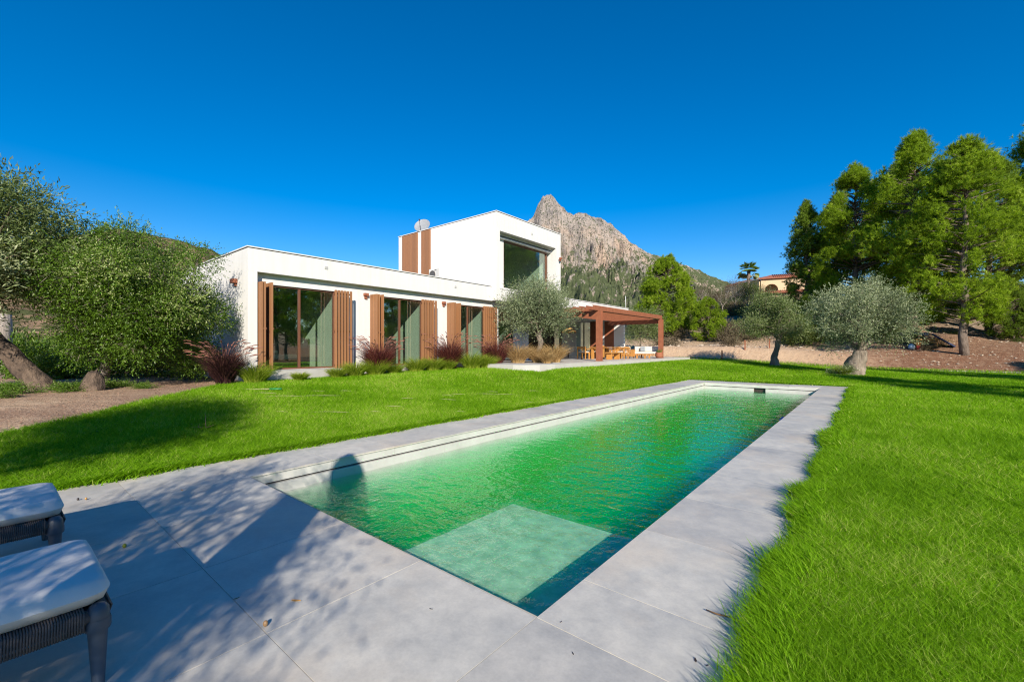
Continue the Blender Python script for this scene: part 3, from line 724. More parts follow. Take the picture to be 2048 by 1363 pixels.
# pergola
pg = empty('pergola', (0, 0, 0)); tag(pg, 'rust-brown steel pergola with slatted roof over the terrace', 'pergola')
def hbeam_post(x, y):
    p = MB(); z0, z1 = FZ+.013, 3.50
    p.box(x-.13, x+.13, y-.14, y-.12, z0, z1); p.box(x-.13, x+.13, y+.12, y+.14, z0, z1); p.box(x+.06, x+.08, y-.12, y+.12, z0, z1); p.box(x-.13, x-.11, y-.12, y+.12, z0, z1)
    p.obj('post', CORTEN, pg)
    box('base_plate', x-.18, x+.18, y-.18, y+.18, FZ+.0125, FZ+.025, CORTEN, pg)
hbeam_post(-11.2, 20.95); hbeam_post(-11.2, 29.85)
for k in range(10):
    x = -11.2-k*.42
    zz = 0 if k == 0 else -.004*k
    m_ = MB(); z0, z1 = (3.505, 3.76) if k == 0 else (3.52, 3.75)
    m_.box(x-.02, x+.02, 20.3, 30.05 if k < 4 else 32.66, z0, z1)
    if k == 0: m_.box(x-.10, x-.021, 20.3, 30.05, z0, z0+.02); m_.box(x-.10, x-.021, 20.3, 30.05, z1-.02, z1)
    m_.obj('beam', CORTEN, pg)
for y in (20.85, 29.95):
    m_ = MB().box(-15.28, -11.33, y-.04, y+.04, 3.20, 3.50) if True else None
    m_.obj('cross_beam', CORTEN, pg)

# ------------------------------------------------------------------ terrace furniture
def teak_chair():
    c = empty('dining_chair')
    for sx in (-1, 1):
        for sy in (-1, 1):
            box('leg', sx*.27-.03, sx*.27+.03, sy*.25-.03, sy*.25+.03, 0, .44 if sy < 0 else .62, TEAK, c, .006)
    box('seat', -.24, .24, -.25, .25, .38, .42, TEAK, c, .006); box('seat_cushion', -.235, .235, -.24, .24, .421, .48, WHITEF, c, .02)
    for sx in (-1, 1): box('armrest', sx*.27-.035, sx*.27+.035, -.28, .3, .621, .655, TEAK, c, .008)
    box('backrest', -.30, .30, .26, .30, .656, .78, TEAK, c, .01); return c
def place(o, x, y, rz, label, cat, group, first=[]):
    o.location = (x, y, FZ+.013); o.rotation_euler = (0, 0, rz); tag(o, label, cat, group); return o
ch = teak_chair()
place(ch, -13.7, 23.6, pi, 'teak dining chair at the near end of the terrace table', 'chair', 'teak chairs around the dining table')
for x, y, r, lb in ((-14.15, 24.9, pi/2*1, 'teak dining chair on the house side of the table, nearer one'), (-14.15, 26.1, pi/2, 'teak dining chair on the house side of the table, farther one'), (-12.2, 25.9, -pi/2, 'teak dining chair on the lawn side of the table'), (-13.2, 27.6, 0, 'teak dining chair at the far end of the terrace table')):
    place(copy_tree(ch), x, y, r, lb, 'chair', 'teak chairs around the dining table')
tb = place(empty('dining_table'), -13.2, 25.5, 0, 'rectangular honey teak dining table behind the near pergola post', 'table', None)
box('tabletop', -.5, .5, -1.2, 1.2, .70, .75, TEAK, tb, .008)
for sy in (-1, 1):
    for sx in (-1, 1): box('leg', sx*.36-.06, sx*.36+.06, sy*1.0-.1, sy*1.0+.1, 0, .699, TEAK, tb, .008)
bowl = MB().lathe([(.02, 0), (.09, .01), (.15, .09), (.14, .09), (.08, .03), (.001, .02)], 14).obj('bowl', TEAK, None, (-13.3, 25.3, FZ+.764)); tag(bowl, 'small wooden bowl on the dining table', 'bowl')
bn = place(empty('bench'), -12.1, 24.4, 0, 'low teak bench beside the near pergola post', 'bench', None)
box('seat', -.22, .22, -.65, .65, .38, .44, TEAK, bn, .01)
for sy in (-1, 1): box('leg', -.18, .18, sy*.5-.04, sy*.5+.04, 0, .379, TEAK, bn, .008)
def armchair(w=.75):
    c = empty('armchair')
    for k in range(7): box('slat', -w/2+.06+k*(w-.12)/6-.02, -w/2+.06+k*(w-.12)/6+.02, .36, .40, .12, .70, TEAK, c)
    box('back_rail', -w/2, w/2, .34, .42, .701, .75, TEAK, c, .01)
    for sx in (-1, 1):
        for k in range(3): box('arm_slat', sx*w/2-.02, sx*w/2+.02, -.25+k*.25-.07, -.25+k*.25+.07, .10, .56, TEAK, c)
        box('armrest', sx*w/2-.04, sx*w/2+.04, -.38, .339, .561, .60, TEAK, c, .01)
    box('seat_frame', -w/2+.021, w/2-.021, -.36, .339, .20, .27, TEAK, c); box('seat_cushion', -w/2+.04, w/2-.04, -.36, .2, .271, .43, WHITEF, c, .04)
    box('back_cushion', -w/2+.05, w/2-.05, .2, .335, .435, .80, WHITEF, c, .05)
    for sx in (-1, 1):
        for sy in (-1, 1): box('foot', sx*(w/2-.08)-.02, sx*(w/2-.08)+.02, sy*.3-.02, sy*.3+.02, 0, .199, FRAMED, c)
    return c
a1 = armchair(.8); place(a1, -12.8, 27.9, pi, 'teak armchair with slatted back turned towards the lawn, cream cushions', 'armchair', 'teak lounge seats with cream cushions')
# slatted back faces the camera
place(copy_tree(a1), -14.2, 28.6, pi/2, 'cream cushioned teak armchair near the house wall', 'armchair', 'teak lounge seats with cream cushions')
sf = armchair(1.9); sf.name = 'sofa'; place(sf, -12.3, 30.1, .25, 'wide teak sofa with cream cushions near the far pergola post', 'sofa', None)
tag(box('scatter_cushion', -12.75, -12.4, 29.95, 30.1, FZ+.47, FZ+.8, simple('blue grey fabric', (.35, .39, .42), rough=.9), None, .04), 'blue-grey scatter cushion on the wide teak sofa', 'cushion')
ct = place(empty('coffee_table'), -11.95, 28.6, 0, 'low teak coffee table in front of the sofa', 'table', None)
box('tabletop', -.35, .35, -.45, .45, .26, .30, TEAK, ct, .006)
for sx in (-1, 1):
    for sy in (-1, 1): box('leg', sx*.28-.04, sx*.28+.04, sy*.38-.04, sy*.38+.04, 0, .259, TEAK, ct)
# pot with plant
pt = empty('potted_plant', (-11.15, 29.4, FZ+.013)); tag(pt, 'round terracotta pot with a small plant beside the far pergola post', 'potted plant')
MB().lathe([(.12, 0), (.22, .06), (.27, .2), (.24, .34), (.27, .38), (.24, .40), (.2, .36), (.001, .34)], 18).obj('pot', simple('terracotta', (.34, .12, .06), rough=.8), pt)
def clump(name, n, r, hmin, hmax, wd, mat, lean=(.3, .9), seg=3, vbase=.0, curve=.8):
    a = RNG.uniform(0, 2*pi, n); rr = r*np.sqrt(RNG.random(n)); P = np.stack([rr*np.cos(a), rr*np.sin(a), np.zeros(n)-.02], 1)
    fr = rr/r; H = (hmin+(hmax-hmin)*RNG.random(n))*(1.08-.42*fr); az = a+RNG.normal(0, .35, n); le = H*(lean[0]+(lean[1]-lean[0])*np.clip(fr*.75+RNG.normal(.12, .2, n), 0, 1.3))
    v_ = np.clip(vbase+RNG.random(n), 0, 1)
    return blades(name, P, H, np.full(n, wd), le, az, v_, mat, seg, curve, .45)
o = link('foliage', clump('pot_leaves', 60, .12, .15, .45, .02, BUSH_G), BUSH_G, pt, (0, 0, .36))
# pendant lamp
pl = empty('pendant_lamp', (-16.6, 26.5, 3.72)); tag(pl, 'woven wicker pendant lamp hanging under the porch ceiling', 'lamp')
MB().lathe([(.08, -.75), (.3, -.85), (.5, -1.0), (.56, -1.15), (.55, -1.15), (.48, -1.0), (.28, -.87), (.07, -.77)], 22).obj('shade', simple('wicker', (.55, .34, .13), (.3, .18, .06), rough=.8, scale=40), pl)
MB().tube([(0, 0, -.77), (0, 0, 0)], .008, 5).obj('cord', DARK, pl)
DSOFA = simple('black rattan', (.02, .02, .022), rough=.7)
ds = empty('outdoor_sofa', (-16.9, 23.0, FZ+.013)); tag(ds, 'black outdoor sofa set in the shade of the porch', 'sofa')
box('base', -1.1, 1.1, -.5, .5, .08, .42, DSOFA, ds, .02); box('backrest', -1.1, -.85, -.499, .5, .421, .8, DSOFA, ds, .04); box('armrest', -.849, 1.1, .3, .5, .421, .65, DSOFA, ds, .02)
dt = empty('side_table', (-15.4, 23.6, FZ+.013)); tag(dt, 'low black box table beside the black sofa', 'table'); box('top', -.45, .45, -.45, .45, .35, .40, DSOFA, dt); box('body', -.4, .4, -.4, .4, 0, .349, DSOFA, dt)
for k, (x, y) in enumerate(((-18.0, 21.6), (-18.7, 21.9))):
    st_ = empty('bar_stool', (x, y, FZ+.013)); tag(st_, 'dark wooden bar stool in the shaded porch behind the olive trunk', 'stool', 'bar stools in the porch')
    box('seat', -.2, .2, -.2, .2, .68, .72, TEAK, st_)
    for sx in (-1, 1):
        for sy in (-1, 1): box('leg', sx*.17-.018, sx*.17+.018, sy*.17-.018, sy*.17+.018, 0, .679, TEAK, st_)

# ------------------------------------------------------------------ foliage builders
def quads(C, D, S, L, W, vals, name):
    """rhombus leaves: base C, direction D, side S"""
    L = L[:, None]; W = W[:, None]
    V = np.stack([C, C+D*L*.5+S*W*.5, C+D*L, C+D*L*.5-S*W*.5], 1).reshape(-1, 3); n = len(C)
    return np_mesh(name, V, np.full(n, 4), np.arange(n*4), vals)
def unit(a): return a/np.maximum(np.linalg.norm(a, axis=1, keepdims=True), 1e-9)
def leafy(name, clumps, n_twigs, leaves, llen, lwid, twig=.28, up=.35, droop=0.0, shell=.55, gap=.0, vshift=0.0):
    """clumps: (m,4) centre + radius (already flattened by zs)."""
    clumps = np.asarray(clumps, float); w = clumps[:, 3]**2; w /= w.sum()
    ci = RNG.choice(len(clumps), n_twigs, p=w); d = unit(RNG.normal(size=(n_twigs, 3)))
    r = clumps[ci, 3]*(shell+(1-shell)*RNG.random(n_twigs))*np.where(RNG.random(n_twigs) < .25, RNG.random(n_twigs), 1)
    C = clumps[ci, :3]+d*r[:, None]*np.array([1, 1, .85])
    T = unit(d*.8+RNG.normal(size=(n_twigs, 3))*.45+np.array([0, 0, up-droop])); cv = RNG.normal(0, .19, len(clumps))
    k = leaves; idx = np.repeat(np.arange(n_twigs), k); s = np.tile(np.linspace(0, 1, k), n_twigs)
    tl = np.repeat(RNG.uniform(.5, 1.9, n_twigs), k); P = C[idx]+T[idx]*(s*twig*tl)[:, None]+np.array([0, 0, -.25])*((s*twig*tl)**2)[:, None]; n = len(P)
    D = unit(T[idx]*.75+RNG.normal(size=(n, 3))*.6); S = unit(np.cross(D, RNG.normal(size=(n, 3))))
    v_ = np.clip(.5+vshift+cv[ci][idx]+RNG.normal(0, .2, n), 0, 1)
    return quads(P, D, S, llen*RNG.uniform(.7, 1.25, n), np.full(n, lwid), v_, name), C, T
def twig_tubes(mb, C, T, n, ln, r):
    for i in RNG.choice(len(C), min(n, len(C)), replace=False):
        p = Vector(C[i]); t_ = Vector(T[i]); mb.tube([p-t_*ln, p+t_*ln*.6], [r, r*.4], 3, False)
def limb(mb, a, b, r0, r1, bend=.15, n=6, seg=5):
    a = Vector(a); b = Vector(b); L = (b-a).length; pts = []; rad = []
    off = Vector((random.uniform(-1, 1), random.uniform(-1, 1), random.uniform(-.3, .6)))*bend*L
    for k in range(seg+1):
        t = k/seg; p = a.lerp(b, t)+off*sin(pi*t)+Vector((random.uniform(-1, 1), random.uniform(-1, 1), 0))*.02*L*(0 < t < 1)
        pts.append(p); rad.append(r0+(r1-r0)*t**.8)
    mb.tube(pts, rad, n, True); return pts
def gnarl(me, amp, f):
    n = len(me.vertices); co = np.empty(n*3, np.float32); me.vertices.foreach_get('co', co); co = co.reshape(-1, 3)
    a = np.arctan2(co[:, 1], co[:, 0]); d = (fbm(a*2.2+7, co[:, 2]*f, 3, 3)-.5)*2*amp
    nrm = np.empty(n*3, np.float32); me.vertices.foreach_get('normal', nrm); co += nrm.reshape(-1, 3)*d[:, None].astype(np.float32)
    me.vertices.foreach_set('co', co.ravel()); me.update()
def olive(name, loc, trunk_pts, trunk_r, centre, radii, ncl, ntw, leaves, ll, lw, mat, label, cat='tree', group=None, bark=BARKO, twigs=150, crad=(.35, .6), droop=0.0, up=.35, forks=3, vshift=0, sparse=None):
    t = empty(name, loc); tag(t, label, cat, group)
    mb = MB(); P = [Vector(p) for p in trunk_pts]
    # refine trunk
    pts = []; rad = []
    for i in range(len(P)-1):
        for k in range(5):
            u = k/5; pts.append(P[i].lerp(P[i+1], u)); rad.append(trunk_r[i]+(trunk_r[i+1]-trunk_r[i])*u)
    pts.append(P[-1]); rad.append(trunk_r[-1]); mb.tube(pts, rad, 16); me = mb.mesh('trunk'); gnarl(me, trunk_r[-1]*.35, 3.5)
    link('trunk', me, bark, t)
    c = np.array(centre, float); R = np.array(radii, float); cl = []
    while len(cl) < ncl:
        d = unit(RNG.normal(size=(1, 3)))[0]; rr = RNG.random()**.4
        if d[2] < -.75: continue
        p = c+d*R*rr*.9; cl.append([*p, RNG.uniform(*crad)])
    top = P[-1]; bm_ = MB(); fk = []
    for k in range(forks):
        a = 2*pi*k/forks+random.random(); q = top.lerp(Vector(c), .45)+Vector((cos(a), sin(a), .1))*R[0]*.3
        limb(bm_, top-(top-P[-2]).normalized()*.05, q, trunk_r[-1]*.6, trunk_r[-1]*.33, .08, 8); fk.append(q)
    for q in cl:
        f_ = min(fk, key=lambda w: (w-Vector(q[:3])).length); limb(bm_, f_, q[:3], trunk_r[-1]*.22, .012, .12, 5, 4)
    me, C, T = leafy('crown', cl, ntw, leaves, ll, lw, ll*4.0, up, droop, vshift=vshift)
    twig_tubes(bm_, C, T, twigs, ll*2.2, .006)
    bm_.obj('branches', bark, t); link('crown', me, mat, t); return t

# left foreground olive (leaning trunk)
olive('olive_tree', (-16.4, .95, .30), [(0.1, .05, -.2), (-.15, -.1, .35), (-.55, -.65, 1.15), (-.95, -1.2, 1.9)], [.42, .26, .2, .17], (-.75, -1.6, 3.55), (2.6, 2.7, 2.6), 58, 11000, 9, .125, .028, OLIVE_D, 'large grey-green olive with a leaning trunk at the left edge', bark=BARKD, twigs=500, crad=(.4, .75), forks=4)
oo = bpy.data.objects['olive_tree']; fm_ = MB(); n_ = len(oo.children)
crn = [c for c in oo.children if c.name.startswith('crown')][0].data
for k in range(260):
    q = crn.vertices[random.randrange(len(crn.vertices))].co
    if q.z < 4.2: fm_.lathe([(.001, -.02), (.017, -.008), (.019, .004), (.013, .018), (.001, .024)], 6, 0, 0); fm_.v[-30:] = [(a+q.x, b+q.y, c+q.z-.03) for a, b, c in fm_.v[-30:]]
tag(fm_.obj('fruit', simple('yellow green olives', (.42, .42, .04), rough=.35), oo), kind='stuff')
# lentisk / wild olive bush
olive('bushy_tree', (-17.0, 2.15, .33), [(0, 0, -.2), (.05, .0, .4), (.15, .15, 1.2)], [.2, .13, .1], (1.0, .72, 2.25), (1.9, 2.15, 2.5), 74, 18500, 9, .062, .026, BUSH_G, 'wide rounded bushy tree with bright green leaves left of the house', twigs=2600, crad=(.4, .72), droop=.2, forks=4)
# olive in front of house
olive('olive_tree', (-12.7, 17.5, .75), [(0.05, 0, -.15), (-.05, .02, .5), (.1, .05, 1.0), (-.05, 0, 1.45)], [.26, .15, .13, .12], (-.1, .1, 2.6), (1.8, 1.8, 1.6), 56, 5600, 9, .105, .026, OLIVE_G, 'grey-green olive tree in the dry grass bed in front of the tower', twigs=300, vshift=-.05)
tuft(-.9, 27.75, 1.1, TUFTG, 'green grass tuft at the foot of the big silvery olive', 'tufts at the lawn olives') if False else None
# two lawn olives
olive('olive_tree', (-4.75, 32.6, .36), [(0, 0, -.1), (-.05, 0, .5), (.12, 0, 1.1), (.2, 0, 1.7)], [.33, .19, .16, .13], (-.1, 0, 2.95), (1.95, 1.9, 1.8), 44, 4700, 9, .11, .028, OLIVE_D, 'smaller darker olive tree on the back lawn in front of the sand bank', twigs=400, crad=(.28, .58), vshift=.1)
olive('olive_tree', (-.5, 28.2, .16), [(-.15, 0, -.1), (-.1, 0, .45), (.1, 0, .9), (.15, 0, 1.2)], [.52, .42, .36, .26], (.2, .0, 2.7), (2.3, 2.3, 2.1), 70, 7200, 9, .105, .027, OLIVE_G, 'big silvery olive tree with a thick short trunk on the lawn behind the pool', twigs=500, crad=(.3, .62), vshift=.12)
olive('olive_tree', (-15.4, 36.2, .7), [(0, 0, -.1), (0, 0, .7), (.05, 0, 1.3)], [.1, .07, .06], (0, 0, 2.5), (2.1, 1.6, 1.7), 40, 2800, 8, .12, .03, OLIVE_D, 'slim young olive tree just beyond the far end of the pergola', twigs=150)
# olives outside the frame that shade the paving and lawn
olive('olive_tree', (-4.2, -3.7, 0), [(0, 0, -.1), (.05, 0, .8), (-.1, 0, 2.0)], [.3, .2, .17], (-.1, .3, 3.75), (1.9, 1.4, 1.1), 34, 5200, 9, .085, .02, OLIVE_G, 'olive tree behind the sun loungers casting shade on the lawn', twigs=250)
olive('olive_tree', (1.9, -3.6, 0), [(0, 0, -.1), (.0, 0, .8), (-.4, .2, 1.6)], [.15, .1, .08], (-.75, .45, 2.45), (1.15, .75, .6), 13, 520, 8, .085, .02, OLIVE_G, 'slender young olive tree behind the camera beside the pool lawn', twigs=120, crad=(.18, .36))
olive('olive_tree', (.9, -3.9, 0), [(0, 0, -.1), (.05, 0, .8), (-.6, .3, 1.5)], [.2, .14, .12], (-1.35, 1.15, 2.6), (1.75, 1.1, .75), 20, 1250, 8, .085, .02, OLIVE_G, 'small olive tree behind the camera on the right-hand lawn', twigs=150, crad=(.2, .4))

# pines
def pine_mesh(name, H, prof, ncl, ntuft, nneed, nl, nw, cr=(.34, .72), seed=0):
    cl = []; br = []
    for k in range(ncl):
        u = RNG.random()**.85; z = H*(prof[0][0]+(1-prof[0][0])*u)
        R = np.interp(z/H, [p[0] for p in prof], [p[1] for p in prof]); a = RNG.uniform(0, 2*pi); rr = R*(.35+.65*RNG.random()**.6)
        c = RNG.uniform(*cr)*(.65+.35*R/max(p[1] for p in prof)); cl.append([rr*cos(a), rr*sin(a), z, c])
    top = sorted(cl, key=lambda q: -q[2]-.5*hypot(q[0], q[1]))[:45]
    for q in top: cl.append([q[0]+random.uniform(-.2, .2), q[1]+random.uniform(-.2, .2), q[2]+q[3]*.95, q[3]*.42]); cl.append([q[0], q[1], q[2]+q[3]*1.35, q[3]*.24])
    cl.append([0, 0, H*.97, .5]); cl.append([.1, .1, H*.92, .6]); cl = np.array(cl)
    w = cl[:, 3]**2; w /= w.sum(); ci = RNG.choice(len(cl), ntuft, p=w); d = unit(RNG.normal(size=(ntuft, 3)))
    C = cl[ci, :3]+RNG.normal(size=(ntuft, 3))*cl[ci, 3:4]*np.array([.50, .50, .55])
    T = unit(d*.7+np.array([0, 0, .6])+RNG.normal(size=(ntuft, 3))*.3)
    idx = np.repeat(np.arange(ntuft), nneed); n = len(idx)
    P = C[idx]+T[idx]*(RNG.random(n)*.14)[:, None]; D = unit(T[idx]*.8+RNG.normal(size=(n, 3))*.55); S = unit(np.cross(D, RNG.normal(size=(n, 3))))*nw*.5
    L = nl*1.3*RNG.uniform(.7, 1.2, n)[:, None]
    V = np.stack([P-S, P+S, P+D*L], 1).reshape(-1, 3); cv = RNG.normal(0, .14, len(cl))
    v_ = np.clip(.5+cv[ci][idx]+RNG.normal(0, .15, ntuft)[idx]+RNG.normal(0, .1, n), 0, 1)
    me = np_mesh(name, V, np.full(n, 3), np.arange(n*3), v_)
    tm = MB(); pts = [(0, 0, -.5)]; rad = [H*.019]
    for k in range(1, 11): pts.append((random.uniform(-1, 1)*.012*H, random.uniform(-1, 1)*.012*H, H*.97*k/10)); rad.append(H*.017*(1-k/10)**.8+.012)
    tm.tube(pts, rad, 10)
    bm_ = MB()
    for q in cl[:]:
        z = q[2]-.25*hypot(q[0], q[1])-.1; limb(bm_, (0, 0, max(z, H*.1)), q[:3], .065, .014, .06, 4, 3)
    for k in range(14):
        a = random.uniform(0, 2*pi); z = H*random.uniform(.1, .3); l = random.uniform(.6, 1.8); limb(bm_, (0, 0, z), (l*cos(a), l*sin(a), z+random.uniform(-.2, .5)), .025, .006, .1, 4, 3)
    return me, tm.mesh(name+'_trunk'), bm_.mesh(name+'_branches')
PM = [pine_mesh('pine_a', 14, [(.16, 1.6), (.3, 3.4), (.5, 3.2), (.72, 2.5), (.88, 1.5), (1, .3)], 150, 9500, 20, .19, .023),
      pine_mesh('pine_b', 14, [(.22, 1.4), (.4, 3.0), (.58, 2.9), (.78, 2.1), (.9, 1.2), (1, .25)], 130, 8500, 20, .19, .023),
      pine_mesh('pine_c', 12, [(.25, 1.0), (.45, 2.0), (.7, 1.5), (.88, .8), (1, .1)], 85, 5000, 20, .19, .024, (.4, .75)),
      pine_mesh('pine_round', 8.5, [(.05, 2.6), (.3, 3.4), (.6, 3.2), (.85, 1.8), (1, .5)], 130, 8500, 20, .19, .028)]
def pine(k, x, y, h, rz, label, mat=None, group='pine trees', wid=1.0, z=None):
    z = G(x, y) if z is None else z
    t = empty('pine_tree', (x, y, z), rz); s = h/(14, 14, 12, 8.5)[k]; t.scale = (s*wid, s*wid, s); tag(t, label, 'tree', group)
    c, tr, br = PM[k]; o = link('crown', c, PINE_G, t); link('trunk', tr, BARKP, t); link('branches', br, BARKP, t)
    if mat: o.material_slots[0].link = 'OBJECT'; o.material_slots[0].material = mat
    return t
GP = 'tall pines on the slope at the right'
pine(0, 4.9, 41.5, 14.0, .3, 'tallest bright green pine at the right edge with a bare straight lower trunk', None, GP)
pine(1, 2.6, 45.0, 15.2, 1.7, 'tall pine with two trunks beside the odds and ends on the slope', None, GP)
pine(1, -1.0, 48.4, 14.6, 3.9, 'broad pine rising behind the big silvery olive', None, GP, 1.1)
pine(2, -4.7, 50.6, 12.0, 1.1, 'narrow dark pine standing nearest the cream villa', PINE_D, GP)
pine(0, 11.0, 52.5, 16.0, 2.2, 'pine cut off by the right frame edge behind the tallest one', None, GP)
pine(0, 2.2, 58.0, 14.0, 5.1, 'pine half hidden behind the pair in the middle of the grove', PINE_D, GP)
pine(2, -2.6, 54.5, 12.5, 4.0, 'slim pine filling the gap left of the broad one', PINE_D, GP, 1.3)
pine(1, 7.0, 48.5, 13.0, .9, 'dense lower pine right of the tallest pine', PINE_D, GP, 1.15)
pine(3, -17.6, 48.3, 8.6, .5, 'rounded bright green pine on the slope behind the pergola', None, None, 1.0)
pine(3, -12.6, 46.5, 4.2, 2.5, 'low rounded young pine at the foot of the slope beside the round pine', None, None, 1.0)
for x, y, h, lb in ((.3, 47.0, 4.6, 'low young pine filling the gap behind the big silvery olive'), (3.6, 50.5, 5.2, 'young pine behind the crate in the middle of the grove'), (7.8, 46.0, 3.6, 'small young pine right of the tallest pine trunk'), (-3.4, 47.5, 5.0, 'bushy young pine between the two lawn olives')): pine(3, x, y, h, x, lb, PINE_D, None)
GO = 'pines on the open side of the garden'
for k, (x, y, h, m_) in enumerate(((17.3, 9.5, 12.5, 1), (17.8, 19.8, 12.5, 1), (24, 23.5, 12, 0), (30, 31, 13, 1), (34, 10, 12, 0), (38, 24, 13, 1), (31, -3, 12, 0), (44, 38, 13, 0), (27, 41, 13, 1), (36, 50, 13, 0))):
    pine(m_, x, y, h, k*1.3, 'tall pine on the open side of the garden, mirrored in the windows', None, GO, 1.05, 0)

# shrubs
def shrub_mesh(name, r, n, k, ll, lw, up=.4, mat=None):
    cl = [[RNG.normal(0, r*.42), RNG.normal(0, r*.42), r*RNG.uniform(.25, .75), r*RNG.uniform(.25, .42)] for _ in range(12)]
    return leafy(name, cl, n, k, ll, lw, ll*3, up, 0)[0]
SH = [shrub_mesh('dry_shrub', 1.0, 420, 8, .12, .03), shrub_mesh('dry_shrub_b', 1.0, 380, 8, .13, .028), shrub_mesh('green_shrub', 1.0, 500, 8, .11, .035), shrub_mesh('green_shrub_b', 1.0, 450, 8, .12, .035)]
def shrub(k, x, y, s, sz, mat, label, group, name='shrub'):
    o = link(name, SH[k], mat, None, (x, y, G(x, y)-.05)); o.scale = (s, s, s*sz); o.rotation_euler = (0, 0, random.random()*6)
    if len(SH[k].materials) and SH[k].materials[0] != mat: o.material_slots[0].link = 'OBJECT'; o.material_slots[0].material = mat
    tag(o, label, 'shrub', group); return o
def ray_xy(px, t): r = (px-1024)/FPX; d = RT*r+FW; return d*t
def zone(px, y, t):
    lat = ('just behind the pergola' if px < 1370 else 'right of the round pine' if px < 1450 else 'above the short rusty posts' if px < 1520 else 'behind the smaller olive' if px < 1600 else 'left of the big silvery olive')
    dep = ('at the foot of the slope' if t < 44 else 'halfway up the slope' if t < 55 else 'near the crest')
    return dep+' '+lat
def size_word(s): return 'small' if s < 1.0 else 'middling' if s < 1.35 else 'large'
lab = {0: ('dry brown shrub scattered over the slope behind the sand bank', 'dry brown shrubs on the slope'), 1: ('green scrub bush scattered over the slope behind the sand bank', 'green scrub bushes on the slope')}
for i in range(95):
    px = random.uniform(1300, 1660); t = random.uniform(36.5, 72)
    x, y = ray_xy(px, t)
    if y < 40.5: continue
    g_ = 0 if random.random() < .62 else 1
    s_ = random.uniform(.7, 1.7); lb = size_word(s_)+(' dry brown shrub ' if g_ == 0 else ' green scrub bush ')+zone(px, y, t)
    shrub(random.choice((0, 1) if g_ == 0 else (2, 3)), x, y, s_, random.uniform(.6, 1.0), SCRUB_B if g_ == 0 else SCRUB_G, lb, lb+' set')
for i in range(50):
    px = random.uniform(1640, 2100); t = random.uniform(40, 75); x, y = ray_xy(px, t)
    if y < 47: continue
    s_ = random.uniform(.7, 1.9); lb = size_word(s_)+' dark scrub bush, '+('behind the big silvery olive' if px < 1760 else 'left of the wooden crate' if px < 1870 else 'around the crate' if px < 1960 else 'at the right frame edge')+(', near' if t < 56 else ', farther')
    shrub(random.choice((2, 3, 0)), x, y, s_, random.uniform(.6, 1.0), SCRUB_G, lb, lb+' set')
for i in range(34):
    px = random.uniform(1760, 2090); t = random.uniform(30, 42); x, y = ray_xy(px, t)
    if y < 42.5: continue
    s_ = random.uniform(.35, .9); lb = ('dry brown' if i % 2 else 'dull green')+' low shrub on the reddish slope '+('left of the tallest pine trunk' if px < 1920 else 'right of the tallest pine trunk')
    shrub(random.choice((0, 1, 2)), x, y, s_, .7, SCRUB_B if i % 2 else SCRUB_G, lb, lb+' set')
# bare small trees on the crest
for i, (px, t, h) in enumerate(((1412, 62, 4.6), (1445, 60, 4.2), (1470, 66, 4.8), (1495, 58, 4.0), (1505, 70, 4.0), (1532, 62, 3.4))):
    x, y = ray_xy(px, t)
    names = ['thin brown tree on the crest right of the round pine', 'second thin brown tree along the crest', 'sparse brown tree on the crest left of the palm', 'leafy green tree on the crest below the palm', 'dull green tree behind the leafy one below the palm', 'small brown tree in front of the cream villa']
    mt = SCRUB_G if i in (3, 4) else SCRUB_B
    olive('crest_tree', (x, y, G(x, y)-.1), [(0, 0, -.2), (0, 0, h*.25)], [.12, .08], (0, 0, h*.6), (h*.45, h*.45, h*.4), 22, 650 if i not in (3, 4) else 1100, 7, .14, .03, mt, names[i], 'tree', 'small trees on the crest', PALEB, 60, (.4, .7))
# scrub behind the left trees
for i in range(46):
    px = random.uniform(-60, 470); t = random.uniform(15, 34); x, y = ray_xy(px, t)
    b1 = random.random() < .6; s_ = random.uniform(.8, 1.6); lb = size_word(s_)+(' bright green bush ' if b1 else ' dull green bush ')+('seen past the leaning olive trunk' if px < 120 else 'seen below the bushy tree' if px < 260 else 'between the bushy tree and the house')+(', nearer row' if t < 23 else ', farther row')
    shrub(random.choice((2, 3)), x, y, s_, random.uniform(.8, 1.3), BUSH_G if b1 else SCRUB_G, lb, lb+' set')
# ground cover under the left olive
gcl = ['in front of the trunk foot', 'between the trunk and the stump', 'left behind the trunk', 'right of the trunk foot', 'beside the bushy tree stem', 'nearest the gravel', 'at the left frame edge', 'smallest, right of the stump']
for i, (x, y, s) in enumerate(((-15.6, .4, .45), (-15.9, 1.7, .5), (-16.6, .1, .5), (-15.3, 1.2, .4), (-16.2, 2.4, .4), (-14.6, .2, .4), (-15.2, -.6, .45), (-15.0, 2.7, .3))):
    shrub(random.choice((2, 3)), x, y, s, .6, BUSH_G, 'low green plant on the mulch near the leaning olive, '+gcl[i], 'ground plants around the leaning olive')
# dead trunk, left
tag(MB().tube([(0, 0, -.2), (.02, 0, .6), (-.05, .05, 1.5), (-.1, .05, 2.3)], [.5, .33, .3, .27], 12).obj('dead_trunk', PALEB, None, (-24.2, .3, G(-24.2, .3))), 'pale weathered tree trunk standing behind the leaning olive', 'tree trunk')
stmp = MB().tube([(0, 0, -.1), (.03, 0, .2), (-.06, .02, .45), (.02, 0, .62)], [.24, .2, .17, .1], 10)
_m = stmp.mesh('stump'); gnarl(_m, .12, 5); stmp = link('stump', _m, BARKD, None, (-15.3, 1.75, .3)); tag(stmp, 'knobbly reddish-brown stump under the bushy tree', 'stump')

